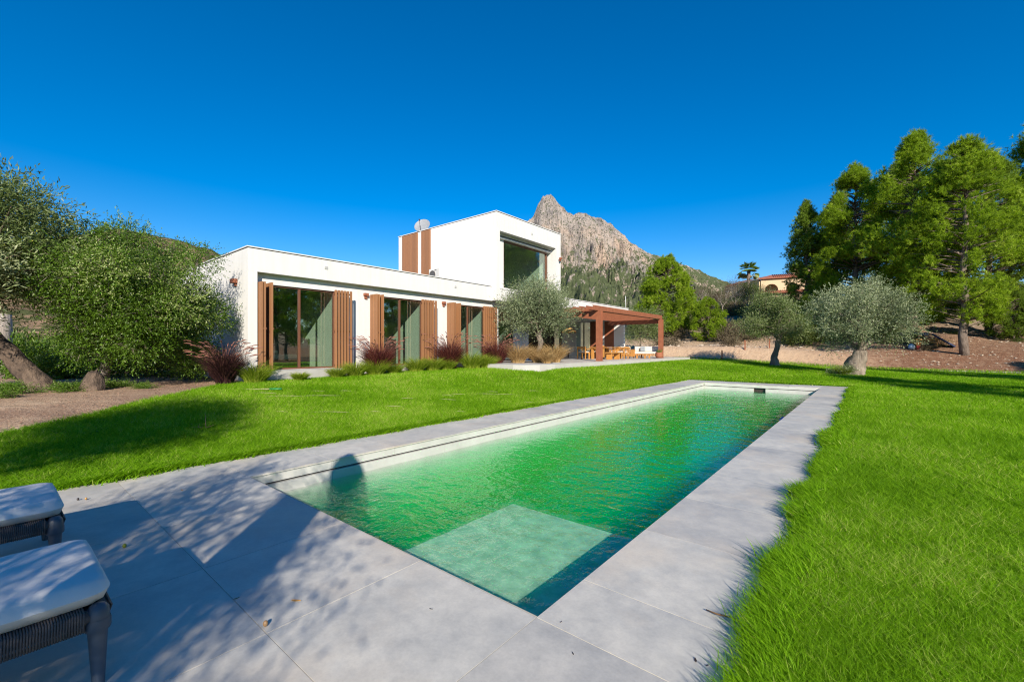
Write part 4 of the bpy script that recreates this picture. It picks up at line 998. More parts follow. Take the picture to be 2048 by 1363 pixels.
# ------------------------------------------------------------------ grasses along the facade
def fountain(x, y, s, mat, label, group='purple fountain grasses along the facade'):
    s *= .96; t = empty('fountain_grass', (x, y, G(x, y))); tag(t, label, 'ornamental grass', group)
    link('leaves', clump('leaves', 2400, .22*s, .5*s, 1.35*s, .014, mat, (.15, .85), 4), mat, t)
    mb = MB(); n = 70
    a = RNG.uniform(0, 2*pi, n); P = []; 
    L = []; V = []; vals = []
    for k in range(n):
        r0 = .15*s; az = a[k]; h = s*random.uniform(1.0, 1.65); le = s*random.uniform(.2, .75); prev = None
        pts = [Vector((r0*cos(az)+le*u**2*cos(az), r0*sin(az)+le*u**2*sin(az), h*(u-.18*u**4))) for u in np.linspace(0, 1, 6)]
        mb.tube(pts, .0035, 3, False); d = (pts[-1]-pts[-2]).normalized(); q = pts[-1]
        side = Vector((cos(az), sin(az), -.5)); e = [q+d*.0, q+d*.07+side*.015, q+d*.13+side*.05, q+d*.16+side*.09]
        mb.tube(e, [.006, .016, .013, .003], 5, True)
    mb.obj('flower_stems', simple('plumes', (.30, .14, .10), (.2, .07, .05), rough=.9) if 'plumes' not in bpy.data.materials else bpy.data.materials['plumes'], t); return t
fountain(-14.75, 4.5, .98, DPURPLE, 'dark purple-black fountain grass in shade at the left house corner')
fountain(-14.55, 9.6, 1.1, PURPLE, 'purple fountain grass between the first and second windows')
fountain(-14.2, 12.95, 1.2, PURPLE, 'purple fountain grass between the second and third windows')
fountain(-13.6, 15.3, 1.15, PURPLE, 'purple fountain grass just left of the dry golden grasses')
def tuft(x, y, s, mat, label, group, n=1300, name='grass_tuft', z=None, hh=(.3, .6)):
    o = link(name, clump(name, n, .25*s, hh[0]*s*1.1, hh[1]*s*1.2, .012, mat, (.4, 1.3), 4), mat, None, (x, y, G(x, y) if z is None else z)); tag(o, label, 'grass tuft', group)
gt = 'lush green grass tufts along the facade'
for x, y, s, lb in ((-14.65, 5.3, 1.05, 'dark green grass tuft right of the dark purple grass'), (-14.5, 7.9, .65, 'smallest green grass tuft below the first shutter'), (-14.5, 8.6, .9, 'bright green grass tuft at the foot of the right-hand first shutter'), (-14.3, 9.3, 1.0, 'bright green grass tuft at the foot of the purple grass after the first window'), (-14.4, 10.2, .7, 'low green tuft below the left shutter of the second window'),
                    (-14.4, 11.3, 1.0, 'green grass tuft below the second window'), (-14.2, 12.0, .95, 'green grass tuft below the right shutter of the second window'), (-14.0, 12.6, .8, 'small green tuft left of the third window grass'), (-13.6, 13.7, 1.25, 'largest bright green tuft below the third window'), (-13.3, 14.3, 1.0, 'green tuft between the two right-hand purple grasses'), (-14.5, 6.6, .5, 'tiny reddish green tuft on the concrete sill below the first window')):
    tuft(x, y, s*1.05, TUFTG, lb, gt)
tuft(-1.0, 27.75, .8, TUFTG, 'bright grass tuft at the foot of the big silvery olive', None)
shrub(2, -.95, 27.85, .55, 1.0, OLIVE_G, 'grey-green basal shoots at the foot of the big silvery olive', None, 'basal_shoots')
for x, y, s, lb in ((-12.9, 16.1, 1.15, 'dry golden grass tuft at the left end of the bed under the olive'), (-12.3, 16.9, 1.0, 'dry golden grass tuft just left of the olive trunk'), (-12.0, 17.8, 1.15, 'dry golden grass tuft just right of the olive trunk'), (-11.6, 16.6, .7, 'smallest dry golden tuft in front of the olive trunk')):
    tuft(x, y, s, GOLD, lb, 'dry golden grasses under the olive', 1900, 'golden_grass', FZ, (.3, .8))
tag(link('bank_weeds', blades('bank_weeds', *(lambda n: (np.stack([(xx := RNG.uniform(-13, 10, n)), (yy := EDGE_Y+RNG.normal(0, .12, n)), ground_h(xx, yy)-.02], 1), RNG.uniform(.05, .22, n), np.full(n, .02), RNG.uniform(.02, .12, n), RNG.uniform(0, 6.28, n), RNG.random(n)))(5000), GRASS, 2), GRASS), 'thin fringe of grass where the lawn meets the sand bank', 'grass', kind='stuff')

# ------------------------------------------------------------------ back of the garden
for px, t_, lb in ((1444, 31.3, 'leftmost of three short rusty posts along the sand bank'), (1490, 31.6, 'middle of three short rusty posts along the sand bank'), (1539, 31.2, 'rightmost of three short rusty posts, left of the smaller olive')):
    x, y = ray_xy(px, t_+3.5); z = G(x, y)
    tag(box('short_post', x-.04, x+.04, y-.04, y+.04, z-.1, z+.75, CORTEN), lb, 'post', 'short rusty posts along the bank')
kerb = MB().box(-.5, 16, EDGE_Y+.02, EDGE_Y+.12, -.2, .12).obj('lawn_kerb', GREYW); tag(kerb, kind='structure')
def rocks(name, n, xr, yr, smin, smax, mat, label, dens=None):
    V = []; F = []; ico = [(0, 0, .6), (.9, 0, .1), (.3, .85, .15), (-.7, .5, .1), (-.75, -.5, .12), (.25, -.85, .1), (0, 0, -.4)]
    fc = [(0, 1, 2), (0, 2, 3), (0, 3, 4), (0, 4, 5), (0, 5, 1), (6, 2, 1), (6, 3, 2), (6, 4, 3), (6, 5, 4), (6, 1, 5)]
    xs_ = RNG.uniform(*xr, n); ys_ = RNG.uniform(*yr, n); zs_ = ground_h(xs_, ys_)
    for i in range(n):
        s = random.uniform(smin, smax)*random.uniform(.4, 1); b = len(V); ca, sa = cos(i), sin(i)
        for p in ico: q = (p[0]*random.uniform(.8, 1.2), p[1]*random.uniform(.7, 1.1), p[2]); V.append((xs_[i]+s*(q[0]*ca-q[1]*sa), ys_[i]+s*(q[0]*sa+q[1]*ca), zs_[i]+s*q[2]))
        F += [(b+a, b+c, b+d) for a, c, d in fc]
    me = bpy.data.meshes.new(name); me.from_pydata(V, [], F); tag(link(name, me, mat), label, 'stones', kind='stuff')
ROCK = simple('pale limestone', (.50, .42, .33), (.36, .29, .22), rough=.95, scale=4, coord='World')
rocks('slope_stones', 800, (-3, 16), (38.2, 52), .04, .17, ROCK, 'pale stones strewn over the reddish slope under the pines')
rocks('bank_stones', 500, (-22, -3), (39.5, 60), .06, .35, ROCK, 'loose pale stones on the scrubby slope')
rocks('gravel', 2600, (-19, -9.5), (-2, 5), .01, .035, simple('mulch bits', (.42, .27, .18), (.2, .11, .07), rough=.9, scale=30, coord='World'), 'mulch chips and gravel under the left trees')
# odds and ends under the pines
def rp(px, y_, t): d = ray_xy(px, t); return d[0], d[1]
x, y = 3.1, 43.6; z = G(x, y)
cr_ = empty('wooden_crate', (x, y, z), .3); tag(cr_, 'open yellowish wooden crate on the ground under the pines', 'crate')
for k in range(3): box('plank', -.6, .6, -.35, -.32, .05+k*.2, .2+k*.2, TEAK, cr_); box('plank', -.6, .6, .32, .35, .05+k*.2, .2+k*.2, TEAK, cr_)
for sx in (-1, 1): box('end_panel', sx*.58-.02, sx*.58+.02, -.319, .319, .0, .62, TEAK, cr_)
BLUE = simple('navy fabric', (.02, .035, .10), rough=.7)
l1 = empty('folded_lounger', (2.4, 44.4, G(2.4, 44.4)), .2); tag(l1, 'dark blue folded lounger behind the wooden crate', 'lounger'); box('seat', -.9, .9, -.3, .3, .55, .75, BLUE, l1, .03)
for sx in (-1, 1): box('leg', sx*.7-.03, sx*.7+.03, -.25, .25, 0, .549, FRAMED, l1)
l2 = empty('tilted_lounger', (4.05, 43.6, G(4.05, 43.6)), 0); tag(l2, 'dark lounger leaning at a slant right of the wooden crate', 'lounger')
o = box('seat', -.75, .75, -.3, .3, -.05, .05, BLUE, l2, .02); o.rotation_euler = (0, radians(38), 0); o.location = (0, 0, .52); box('leg', -.5, -.42, -.2, .2, 0, .7, FRAMED, l2)
tag(MB().lathe([(.001, 0), (.16, 0), (.2, .15), (.15, .34), (.04, .4), (.001, .4)], 12).obj('plastic_bag', simple('pale blue plastic', (.45, .58, .68), rough=.4), None, (2.35, 43.0, G(2.35, 43.0))), 'pale blue plastic bag on the ground left of the crate', 'bag')
tag(box('red_can', 2.62, 2.85, 43.0, 43.25, G(2.7, 43.1), G(2.7, 43.1)+.25, simple('red plastic', (.4, .02, .02), rough=.4), None, .03), 'small red container between the bag and the crate', 'container')
def low_wall(x0, y0, x1, y1, h): 
    L = hypot(x1-x0, y1-y0); a = math.atan2(y1-y0, x1-x0); w = empty('stone_wall', (x0, y0, 0), a); tag(w, 'low dry stone retaining wall among the pines', 'wall')
    n = int(L/.5)
    for r in range(3):
        for k in range(n):
            xx = x0+(k+.5*(r % 2))*.5*cos(a); yy = y0+(k+.5*(r % 2))*.5*sin(a); z = G(xx, yy)
            link('stone', STM[random.randrange(3)], ROCK, w, ((k+.5*(r % 2))*.5, 0, z+r*h/3-.1))
def stm():
    mb = MB().box(0, .48, -.2, .2, 0, .24); me = mb.mesh('stone')
    for v_ in me.vertices: v_.co += Vector((random.uniform(-.03, .03), random.uniform(-.05, .05), random.uniform(-.03, .03)))
    return me
STM = [stm() for _ in range(3)]
low_wall(4.5, 53.5, 18, 56, .75)

# neighbour villa on the crest
CREAM = stucco_mat('cream render', (.62, .47, .30)); ROOFT = simple('terracotta roof', (.36, .13, .07), (.25, .08, .045), rough=.85, scale=3)
nx_, ny_ = ray_xy(1522, 74); nz = 9.3
nv = empty('neighbour_villa', (nx_, ny_, nz), YAW*.35); tag(nv, 'cream villa with arched terrace and terracotta roofs on the crest', 'house')
def arch_wall(name, W, Hh, arches, depth, mat, parent, x0=0):
    """front wall in local XZ with arched openings, built as columns of quads plus reveals"""
    mb = MB(); xs_ = set([x0, x0+W])
    for (cx, r, zs) in arches:
        for k in range(17): xs_.add(cx-r*cos(pi*k/16))
    xs_ = sorted(xs_)
    for a, b_ in zip(xs_[:-1], xs_[1:]):
        mid = (a+b_)/2; hit = None
        for (cx, r, zs) in arches:
            if abs(mid-cx) < r: hit = (cx, r, zs)
        if hit is None: mb.box(a, b_, 0, depth, 0, Hh)
        else:
            cx, r, zs = hit; za = zs+sqrt(max(r*r-(a-cx)**2, 0)); zb_ = zs+sqrt(max(r*r-(b_-cx)**2, 0))
            b = len(mb.v); mb.v += [(a, 0, za), (b_, 0, zb_), (b_, 0, Hh), (a, 0, Hh), (a, depth, za), (b_, depth, zb_), (b_, depth, Hh), (a, depth, Hh)]
            for f_ in ((0, 1, 2, 3), (0, 4, 5, 1), (7, 6, 5, 4), (3, 2, 6, 7)): mb.f.append(tuple(b+i for i in f_)); mb.sm.append(False)
    return mb.obj(name, mat, parent)
aw = arch_wall('wall', 7.5, 2.3, [(1.55, .95, .35), (4.6, .95, .35)], .3, CREAM, nv); aw.location = (0, 0, 1.7)
box('lower_wall', -.3, 7.5, -.6, 3, -1.5, 1.45, CREAM, nv); box('balcony_floor', -.3, 7.5, -.599, 5, 1.451, 1.69, CREAM, nv)
box('back_room', 0, 7.5, 2.4, 7, 1.7, 4.0, CREAM, nv)
def tiled_roof(x0, x1, y0, y1, z0, z1, parent):
    r = MB(); r.quad((x0, y0, z0), (x1, y0, z0), (x1, y1, z1), (x0+(y1-y0)*.6, y1, z1)); r.quad((x0, y0, z0), (x0+(y1-y0)*.6, y1, z1), (x0, y1, z0)); r.box(x0, x1, y0, y0+.1, z0-.15, z0-.002); o = r.obj('roof', ROOFT, parent)
    n = int((x1-x0)/.28); me = MB().tube([(0, 0, .02), (0, (y1-y0)*.97, (z1-z0)*.97+.02)], .08, 6).mesh('roof_tile_row')
    for k in range(n):
        xx = x0+.14+k*.28
        if xx < x0+(y1-y0)*.6: continue
        link('roof_tile_row', me, ROOFT, o, (xx, y0, z0))
tiled_roof(-.4, 7.8, -.4, 3.2, 4.02, 5.0, nv); tiled_roof(-.6, 7.8, -1.3, -.0, 1.46, 1.85, nv)
box('upper_block', 4.8, 11, 3.0, 8, 4.0, 6.1, CREAM, nv)
sw = arch_wall('side_wall', 9, 2.3, [(7.6, .7, .5)], .3, CREAM, nv); sw.rotation_euler = (0, 0, radians(128)); sw.location = (0, 0, 1.7)
sw.rotation_euler = (0, 0, radians(38+180)); sw.location = (0, 0, 1.7)
sw.rotation_euler = (0, 0, radians(125)); sw.location = (-.02, .3, 1.7)
r = MB(); a_ = radians(125); ex, ey = 9*cos(a_), 9*sin(a_)
r.quad((-.3, -.3, 4.02), (ex-.5, ey, 3.9), (ex+2, ey+1.5, 4.9), (2.0, 3, 4.95)); r.obj('side_roof', ROOFT, nv)
# palm
def palm(px, t, h, label):
    x, y = ray_xy(px, t); z = G(x, y); p = empty('palm_tree', (x, y, z)); tag(p, label, 'palm tree')
    MB().tube([(0, 0, -.3), (0, 0, h*.6), (.05, 0, h)], [.3, .24, .26], 10).obj('trunk', BARKP, p)
    for k in range(30):
        a = k*2.4; el = random.uniform(-.6, 1.35); L = random.uniform(1.1, 1.5); C = []; D = []; S = []; Ls = []
        mb = MB(); q = Vector((0, 0, h)); d = Vector((cos(a)*cos(el), sin(a)*cos(el), sin(el))); pts = [q+d*L*u+Vector((0, 0, -.35*u*u)) for u in np.linspace(0, 1, 4)]
        tipd = (pts[-1]-pts[-2]).normalized(); s_ = d.cross(Vector((0, 0, 1))).normalized(); 
        for m_ in range(13):
            th = (m_-6)/6*1.25; dd = (tipd*cos(th)+s_*sin(th)+Vector((0, 0, -.15))).normalized(); C.append(pts[-1]-tipd*.4); D.append(dd); S.append(dd.cross(tipd+Vector((0, 0, .3))).normalized()); Ls.append(1.0)
        me = quads(np.array(C), np.array(D), np.array(S), np.array(Ls)*1.0, np.full(13, .16), np.clip(RNG.normal(.5 if el > -.2 else .95, .15, 13), 0, 1), 'frond'); link('frond', me, PALMM, p)
palm(1497, 70, 5.6, 'fan palm with a round head left of the cream villa')

# ------------------------------------------------------------------ hills and mountain
def rock_mat(name, veg_lo, veg_hi, rock1, rock2, rock3, veg1, veg2, s=.01):
    m, nt, b, o = new_mat(name)
    g = nt.nodes.new('ShaderNodeNewGeometry'); P = g.outputs['Position']; sep = nt.nodes.new('ShaderNodeSeparateXYZ'); nt.links.new(P, sep.inputs[0])
    nrm = nt.nodes.new('ShaderNodeSeparateXYZ'); nt.links.new(g.outputs['Normal'], nrm.inputs[0])
    n1 = noise(nt, s*.5, 6, .65, vec=P, stretch=(1, 1, .35)); n2 = noise(nt, s*3.2, 7, .72, vec=P); n3 = noise(nt, s*9, 6, .75, vec=P)
    c = ramp(nt, n1, [(.3, rock2), (.5, rock1), (.68, rock3)])
    c = mix(nt, c, ramp(nt, n3, [(.3, (.62,)*3), (.6, (1.08,)*3)]), .8, 'MULTIPLY')
    mr = nt.nodes.new('ShaderNodeMapRange'); nt.links.new(sep.outputs[2], mr.inputs[0]); mr.inputs[1].default_value = veg_lo; mr.inputs[2].default_value = veg_hi; mr.inputs[3].default_value = .19; mr.inputs[4].default_value = -.07
    f = math_n(nt, 'ADD', n2, mr.outputs[0]); f = math_n(nt, 'ADD', f, math_n(nt, 'MULTIPLY', math_n(nt, 'SUBTRACT', nrm.outputs[2], .55), .30))
    f = math_n(nt, 'ADD', f, math_n(nt, 'MULTIPLY', math_n(nt, 'SUBTRACT', n1, .5), -.3))
    mk = ramp(nt, f, [(.50, (0, 0, 0)), (.565, (1, 1, 1))])
    nv_ = noise(nt, s*2.2, 6, .7, vec=P, stretch=(1, 1, .22)); c = mix(nt, c, ramp(nt, nv_, [(.36, (.45, .47, .52)), (.5, (1, 1, 1))]), .9, 'MULTIPLY')
    c = mix(nt, c, veg1, math_n(nt, 'MULTIPLY', ramp(nt, noise(nt, s*11, 4, .6, vec=P), [(.555, (0, 0, 0)), (.60, (1, 1, 1))]), .85))
    vg = ramp(nt, n3, [(.3, veg1), (.7, veg2)]); c = mix(nt, c, vg, mk)
    nt.links.new(c, b.inputs['Base Color']); b.inputs['Roughness'].default_value = .95; b.inputs['Specular IOR Level'].default_value = .05
    h = math_n(nt, 'ADD', n2, math_n(nt, 'MULTIPLY', n3, .5)); bump(nt, b, h, .8, .1/s)
    return m
D0 = 2500.0
sil = [(760, 640), (880, 590), (960, 530), (1010, 480), (1040, 452), (1060, 441), (1068, 430), (1076, 408), (1086, 394), (1094, 389), (1104, 390), (1110, 396), (1115, 406), (1125, 415), (1138, 428), (1147, 431), (1158, 426), (1170, 428), (1185, 433), (1203, 439), (1222, 449), (1240, 463), (1257, 481), (1275, 494), (1290, 503), (1315, 512), (1340, 520), (1380, 533), (1420, 551), (1450, 562), (1500, 580), (1600, 610), (1800, 650), (2100, 670)]
rs = np.array([(p-1024)/FPX*D0 for p, q in sil]); rz = np.array([1.5+(695.5-q)/FPX*D0 for p, q in sil])
S_ = np.concatenate([np.linspace(rs[0], -80, 50), np.linspace(-70, 1350, 400), np.linspace(1370, rs[-1], 60)]); Dd = np.concatenate([np.linspace(-1500, -760, 60), np.linspace(-750, 60, 230), np.linspace(80, 900, 20)])
SX, SD = np.meshgrid(S_, Dd)
warp = (fbm(SX/260, SD/260, 3, 61)-.5)*150*np.clip(-SD/400, 0, 1)
R = np.interp(SX+warp, rs, rz)
q = np.clip(-SD/np.interp(R, [100, 900], [500, 1450]), 0, 1.5)
prof = np.interp(q, [0, .05, .12, .22, .34, .5, .75, 1.0, 1.5], [1, .86, .70, .53, .40, .30, .19, .10, .04])
Zm = R*prof
fl_ = fbm(SX/38+3, SD/150+SX/300, 5, 63, .55, True)-.55; big = fbm(SX/150, SD/130, 5, 66, .55, True)-.55; sm = fbm(SX/22, SD/22, 4, 69)-.5
fade = ss(-SD/170)
fin = fbm(SX/24+3, SD/60, 4, 64, .6, True)-.55
Zm += fade*(big*210*np.clip(R/600, .3, 1)+fl_*130*np.clip(R/600, .2, 1)*(q < .5)+fin*60+sm*38) + (1-fade)*(sm*22+fin*14)
Zm = np.where(SD > 0, R*np.exp(-(SD/600)**2), Zm)
cut = np.abs(fbm(SX/420+1.7, SD/420, 3, 71)-.5)
Zm -= fade*60*np.exp(-(cut/.035)**2)*np.clip(R/700, 0, 1)
WX = RT[0]*SX+FW[0]*(D0+SD); WY = RT[1]*SX+FW[1]*(D0+SD)
V = np.stack([WX, WY, Zm-20*(q > 1.2)], -1).reshape(-1, 3); ny, nx = SX.shape; i, j = np.meshgrid(np.arange(nx-1), np.arange(ny-1)); a = (j*nx+i).ravel()
F = np.stack([a, a+1, a+nx+1, a+nx], 1)
MT = rock_mat('limestone mountain', 300, 700, (.33, .285, .25), (.235, .22, .21), (.43, .32, .24), (.04, .055, .028), (.105, .125, .06), .01)
tag(link('mountain', np_mesh('mountain', V, np.full(len(F), 4), F.ravel(), None, False), MT), kind='structure')
# foothills below the mountain, and brown hill at left
def hill(name, cx, cy, rx, ry, hgt, seed, mat, n=130):
    X, Y = np.meshgrid(np.linspace(-1.6, 1.6, n), np.linspace(-1.6, 1.6, n)); r2 = X*X+Y*Y
    Z = hgt*np.exp(-r2*1.6)*(.8+.4*fbm(X*2+5, Y*2, 5, seed))-hgt*.03+hgt*.10*(fbm(X*7, Y*7, 4, seed+3, .5, True)-.5)*np.exp(-r2)
    V = np.stack([cx+X*rx, cy+Y*ry, Z-2*r2], -1).reshape(-1, 3); i, j = np.meshgrid(np.arange(n-1), np.arange(n-1)); a = (j*n+i).ravel(); F = np.stack([a, a+1, a+n+1, a+n], 1)
    tag(link(name, np_mesh(name, V, np.full(len(F), 4), F.ravel(), None, True), mat), kind='structure')
HM = rock_mat('brown hillside', -300, -200, (.30, .20, .125), (.22, .15, .09), (.38, .27, .17), (.05, .06, .02), (.11, .12, .05), .08)
hx, hy = ray_xy(262, 170); hill('hill', hx, hy, 105, 105, 45, 81, HM)
HF = rock_mat('green foothill', -200, 200, (.33, .25, .18), (.27, .20, .15), (.38, .28, .2), (.035, .055, .02), (.08, .11, .04), .02)
hx, hy = ray_xy(1290, 1000); hill('foothill', hx, hy, 420, 320, 95, 85, HF)
hx, hy = ray_xy(1700, 900); hill('foothill', hx, hy, 500, 300, 60, 87, HF)

# ------------------------------------------------------------------ sun loungers
ROPE = simple('grey brown rope', (.13, .11, .10), (.07, .065, .065), rough=.8, scale=30, bmp=.4, bscale=90)
LEGM = simple('blue-grey powder coat', (.075, .095, .12), rough=.45, scale=4)
def sm_box(name, x0, x1, y0, y1, z0, z1, r, mat, parent, n=4):
    o = box(name, x0, x1, y0, y1, z0, z1, mat, parent); m_ = o.modifiers.new('b', 'BEVEL'); m_.width = r; m_.segments = 5
    for p in o.data.polygons: p.use_smooth = True
    return o
def cushion_mesh(w, l, z0, z1, r=.06):
    nx_, ny_ = 26, 60; V = []; F = []
    us = np.linspace(-1, 1, nx_); vs = np.linspace(-1, 1, ny_)
    def sq(u, v_):
        cx = w/2-r; cy = l/2-r
        return u, v_
    top = []; 
    X, Y = np.meshgrid(us, vs); ed = lambda t: np.sign(t)*(1-(1-np.abs(t))**1.0)
    # superellipse height falloff
    hx_ = (1-np.abs(X)**9)**(1/2.6); hy_ = (1-np.abs(Y)**26)**(1/2.6); hgt = hx_*hy_
    # rounded plan corners
    PX = X*w/2; PY = Y*l/2; rc = .09
    dx = np.maximum(np.abs(PX)-(w/2-rc), 0); dy = np.maximum(np.abs(PY)-(l/2-rc), 0); dd = np.hypot(dx, dy); k = np.where((dx > 0) & (dy > 0), np.minimum(1, rc*np.maximum(dx, dy)/np.maximum(rc*dd, 1e-9)), 1)
    PX = np.sign(PX)*(np.minimum(np.abs(PX), w/2-rc)+dx*k); PY = np.sign(PY)*(np.minimum(np.abs(PY), l/2-rc)+dy*k)
    zm = (z0+z1)/2; wr = (fbm(PX*5+9, PY*4, 3, 91)-.5)*.012
    ZT = zm+(z1-zm)*hgt+wr*hgt; ZB = zm-(zm-z0)*hgt
    VT = np.stack([PX, PY, ZT], -1).reshape(-1, 3); VB_ = np.stack([PX, PY, ZB], -1).reshape(-1, 3); n = nx_*ny_
    i, j = np.meshgrid(np.arange(nx_-1), np.arange(ny_-1)); a = (j*nx_+i).ravel(); FT = np.stack([a, a+1, a+nx_+1, a+nx_], 1); FB = FT[:, ::-1]+n
    return np_mesh('cushion', np.concatenate([VT, VB_]), np.full(len(FT)*2, 4), np.concatenate([FT, FB]).ravel(), None, True)
LC = simple('pale lounger canvas', (.70, .69, .66), (.64, .63, .60), rough=.95, bmp=.35, bscale=260, bdist=.002)
def lounger(x, y, label):
    """foot end at +Y (y), seat runs to -Y; x is the centre line"""
    t = empty('sun_lounger', (x, y, 0)); tag(t, label, 'sun lounger', 'sun loungers on the paving'); w = .74
    for sx in (-1, 1):
        for yy in (-.04, -1.85):
            MB().tube([(sx*(w/2-.0), yy, .0), (sx*(w/2-.005), yy, .01), (sx*(w/2-.02), yy, .24), (sx*(w/2-.02), yy, .265)], [.021, .022, .035, .036], 14).obj('leg', LEGM, t)
            MB().lathe([(.044, .245), (.046, .255), (.046, .285), (.044, .295)], 14, sx*(w/2-.02), yy).obj('leg_collar', LEGM, t)
            MB().lathe([(.041, .25), (.042, .30), (.038, .335), (.024, .355), (.001, .36)], 14, sx*(w/2-.02), yy).obj('corner_joint', LEGM, t)
        MB().tube([(sx*(w/2-.02), -.05, .31), (sx*(w/2-.02), -1.85, .31)], .03, 10).obj('side_rail', ROPE, t)
        # rope windings around the rail, each a narrow loop
        wm = MB()
        for k in range(200):
            yy = -.09-k*.0086; xx = sx*(w/2-.02); rr = .036; wm.tube([(xx-.018, yy, .352), (xx+.034*sx/sx, yy+.002, .345), (xx+.037, yy, .30), (xx+.030, yy+.001, .262), (xx-.018, yy, .258)] if sx > 0 else [(xx+.018, yy, .352), (xx-.034, yy+.002, .345), (xx-.037, yy, .30), (xx-.030, yy+.001, .262), (xx+.018, yy, .258)], .0039, 4, False)
        tag(wm.obj('rope_winding', ROPE, t), kind='stuff')
    MB().tube([(-w/2+.03, -.03, .315), (w/2-.03, -.03, .315)], .034, 10).obj('end_rail', ROPE, t)
    MB().tube([(-w/2+.03, -.12, .28), (w/2-.03, -.12, .28)], .018, 8).obj('cross_brace', LEGM, t)
    wm = MB()
    for k in range(74): xx = -w/2+.06+k*.0085; wm.tube([(xx, -.0, .34), (xx, .012, .315), (xx, -.0, .28)], .0039, 4, False)
    tag(wm.obj('rope_winding', ROPE, t), kind='stuff')
    box('deck_panel', -w/2+.05, w/2-.05, -1.85, -.06, .30, .325, LEGM, t)
    cm = cushion_mesh(w+.0, 1.22, .345, .465); link('cushion', cm, LC, t, (0, -.62+.02, 0))
    pw = MB(); pr_ = []; 
    for u in np.linspace(0, 2*pi, 61):
        cu, su = cos(u), sin(u); pr_.append((math.copysign(abs(cu)**.22, cu)*(w/2+.001), -.60+math.copysign(abs(su)**.12, su)*.612, .438))
    c2 = cushion_mesh(w+.0, .8, .345, .455); o = link('back_cushion', c2, LC, t); o.rotation_euler = (radians(-50), 0, 0); o.location = (0, -1.42-.12, .30)
    o.location = (0, -1.75, .45)
    for sx in (-1, 1): MB().tube([(sx*(w/2-.03), -1.25, .31), (sx*(w/2-.03), -1.8, .95)], .025, 8).obj('back_frame', LEGM, t)
    return t
lounger(-3.02, .36, 'nearer pale cushioned sun lounger with grey rope frame, mostly shaded'); lounger(-4.62, .34, 'farther pale cushioned sun lounger with grey rope frame, beside the lawn')
# closed parasol just outside the frame, its shadow falls across the paving to the pool
pa = empty('closed_parasol', (-1.25, -.88, 0)); tag(pa, 'closed grey parasol on a pole beside the sun loungers', 'parasol')
MB().tube([(0, 0, .05), (0, 0, 3.0)], .03, 10).obj('pole', LEGM, pa); box('base', -.3, .3, -.3, .3, 0.002, .06, LEGM, pa, .01)
MB().lathe([(.05, 1.28), (.24, 1.33), (.26, 1.5), (.24, 2.2), (.20, 2.72), (.17, 2.82), (.05, 3.02), (.001, 3.04)], 10).obj('folded_canopy', simple('grey canvas', (.35, .35, .36), rough=.9), pa)

# ------------------------------------------------------------------ small litter
def gxy(px, py, z=0.):
    d = RT*(px-1024)/FPX+FW; t = (1.5-z)/((py-695.5)/FPX); return d[0]*t, d[1]*t
STRAW = simple('bleached straw', (.40, .36, .20), rough=.8)
sl = ['alone below the right first shutter', 'below the first window, upper one', 'thin and very long, right of the garden tool', 'just below the garden tool', 'thickest one in mid lawn towards the pool', 'wavy one nearest the pool on the left', 'left end of the row nearest the pool', 'faint one left of the thick middle stalk', 'topmost below the second purple grass', 'second below the second purple grass', 'alone below the second purple grass, third down', 'left one of the crossed pair', 'right one of the crossed pair', 'just above the crossed pair', 'rightmost near the pool paving', 'nearest the pool in mid lawn', 'rightmost, near the terrace kerb', 'below the second window', 'left of the garden tool']
sticks = [(691, 773.4, .35), (635, 777, .45), (628, 787.5, 1.3), (564, 787, .9), (787.7, 812, .5), (656, 823.7, .9), (562.6, 822.7, .3), (749, 823, .28), (895, 772.7, .5), (914, 778.7, .5), (894, 790, .4), (967, 786.8, .6), (1004, 788.5, .8), (983, 780, .4), (1058, 804, .3), (919.5, 823, .3), (1065, 772.7, .4), (814, 771, .4), (530, 782, .7)]
for k, (px, py, ln) in enumerate(sticks):
    z = .1
    for _ in range(6): x, y = gxy(px, py, z); z = float(lawn_h(np.array(x), np.array(y)))+.035
    a = YAW+random.uniform(-.35, .35); dx, dy = cos(a)*ln/2, sin(a)*ln/2; bz = random.uniform(-.1, .1)
    o = MB().tube([(x-dx, y-dy, z), (x-dx*.3, y-dy*.3+bz*ln, z+.012), (x+dx*.4, y+dy*.4+bz*ln*.6, z+.008), (x+dx, y+dy, z+.002)], [.002, .006, .006, .002], 5).obj('dry_stalk', STRAW)
    tag(o, ('long ' if ln > .65 else 'short ' if ln < .36 else '')+'pale dry stalk on the lawn, '+sl[k], 'stalk', 'dry stalks on the lawn')
x, y = gxy(531, 784.5, .3); z = float(lawn_h(np.array(x), np.array(y)))+.05
rk = empty('garden_tool', (x, y, z), YAW); tag(rk, 'green and white handled garden tool lying on the lawn near the house corner', 'garden tool')
MB().tube([(-.5, 0, 0), (.1, .02, .01)], .015, 6).obj('shaft', STRAW, rk); MB().tube([(.1, .02, .01), (.42, .03, .012)], .024, 8).obj('grip', simple('green plastic', (.02, .22, .06), rough=.4), rk)
hz_ = MB().tube([(-.9+.45*cos(u), .35*sin(u), 0) for u in np.linspace(.5, 5.6, 16)], .01, 5).obj('hose', STRAW, None, (x, y, z)); tag(hz_, 'pale bent cane curled beside the green garden tool', 'cane')
x, y = gxy(412, 845, .2); z = float(lawn_h(np.array(x), np.array(y)))
tw = MB(); tw.tube([(0, 0, 0), (-.02, .0, .12), (-.05, .01, .27)], [.006, .005, .002], 4); tw.tube([(0, 0, .03), (.12, .08, .08)], [.005, .002], 4); tw.tube([(-.05, -.03, .03), (-.25, -.15, .03)], [.005, .002], 4); tw.tube([(-.12, -.08, .03), (-.14, -.06, .1)], [.004, .002], 4)
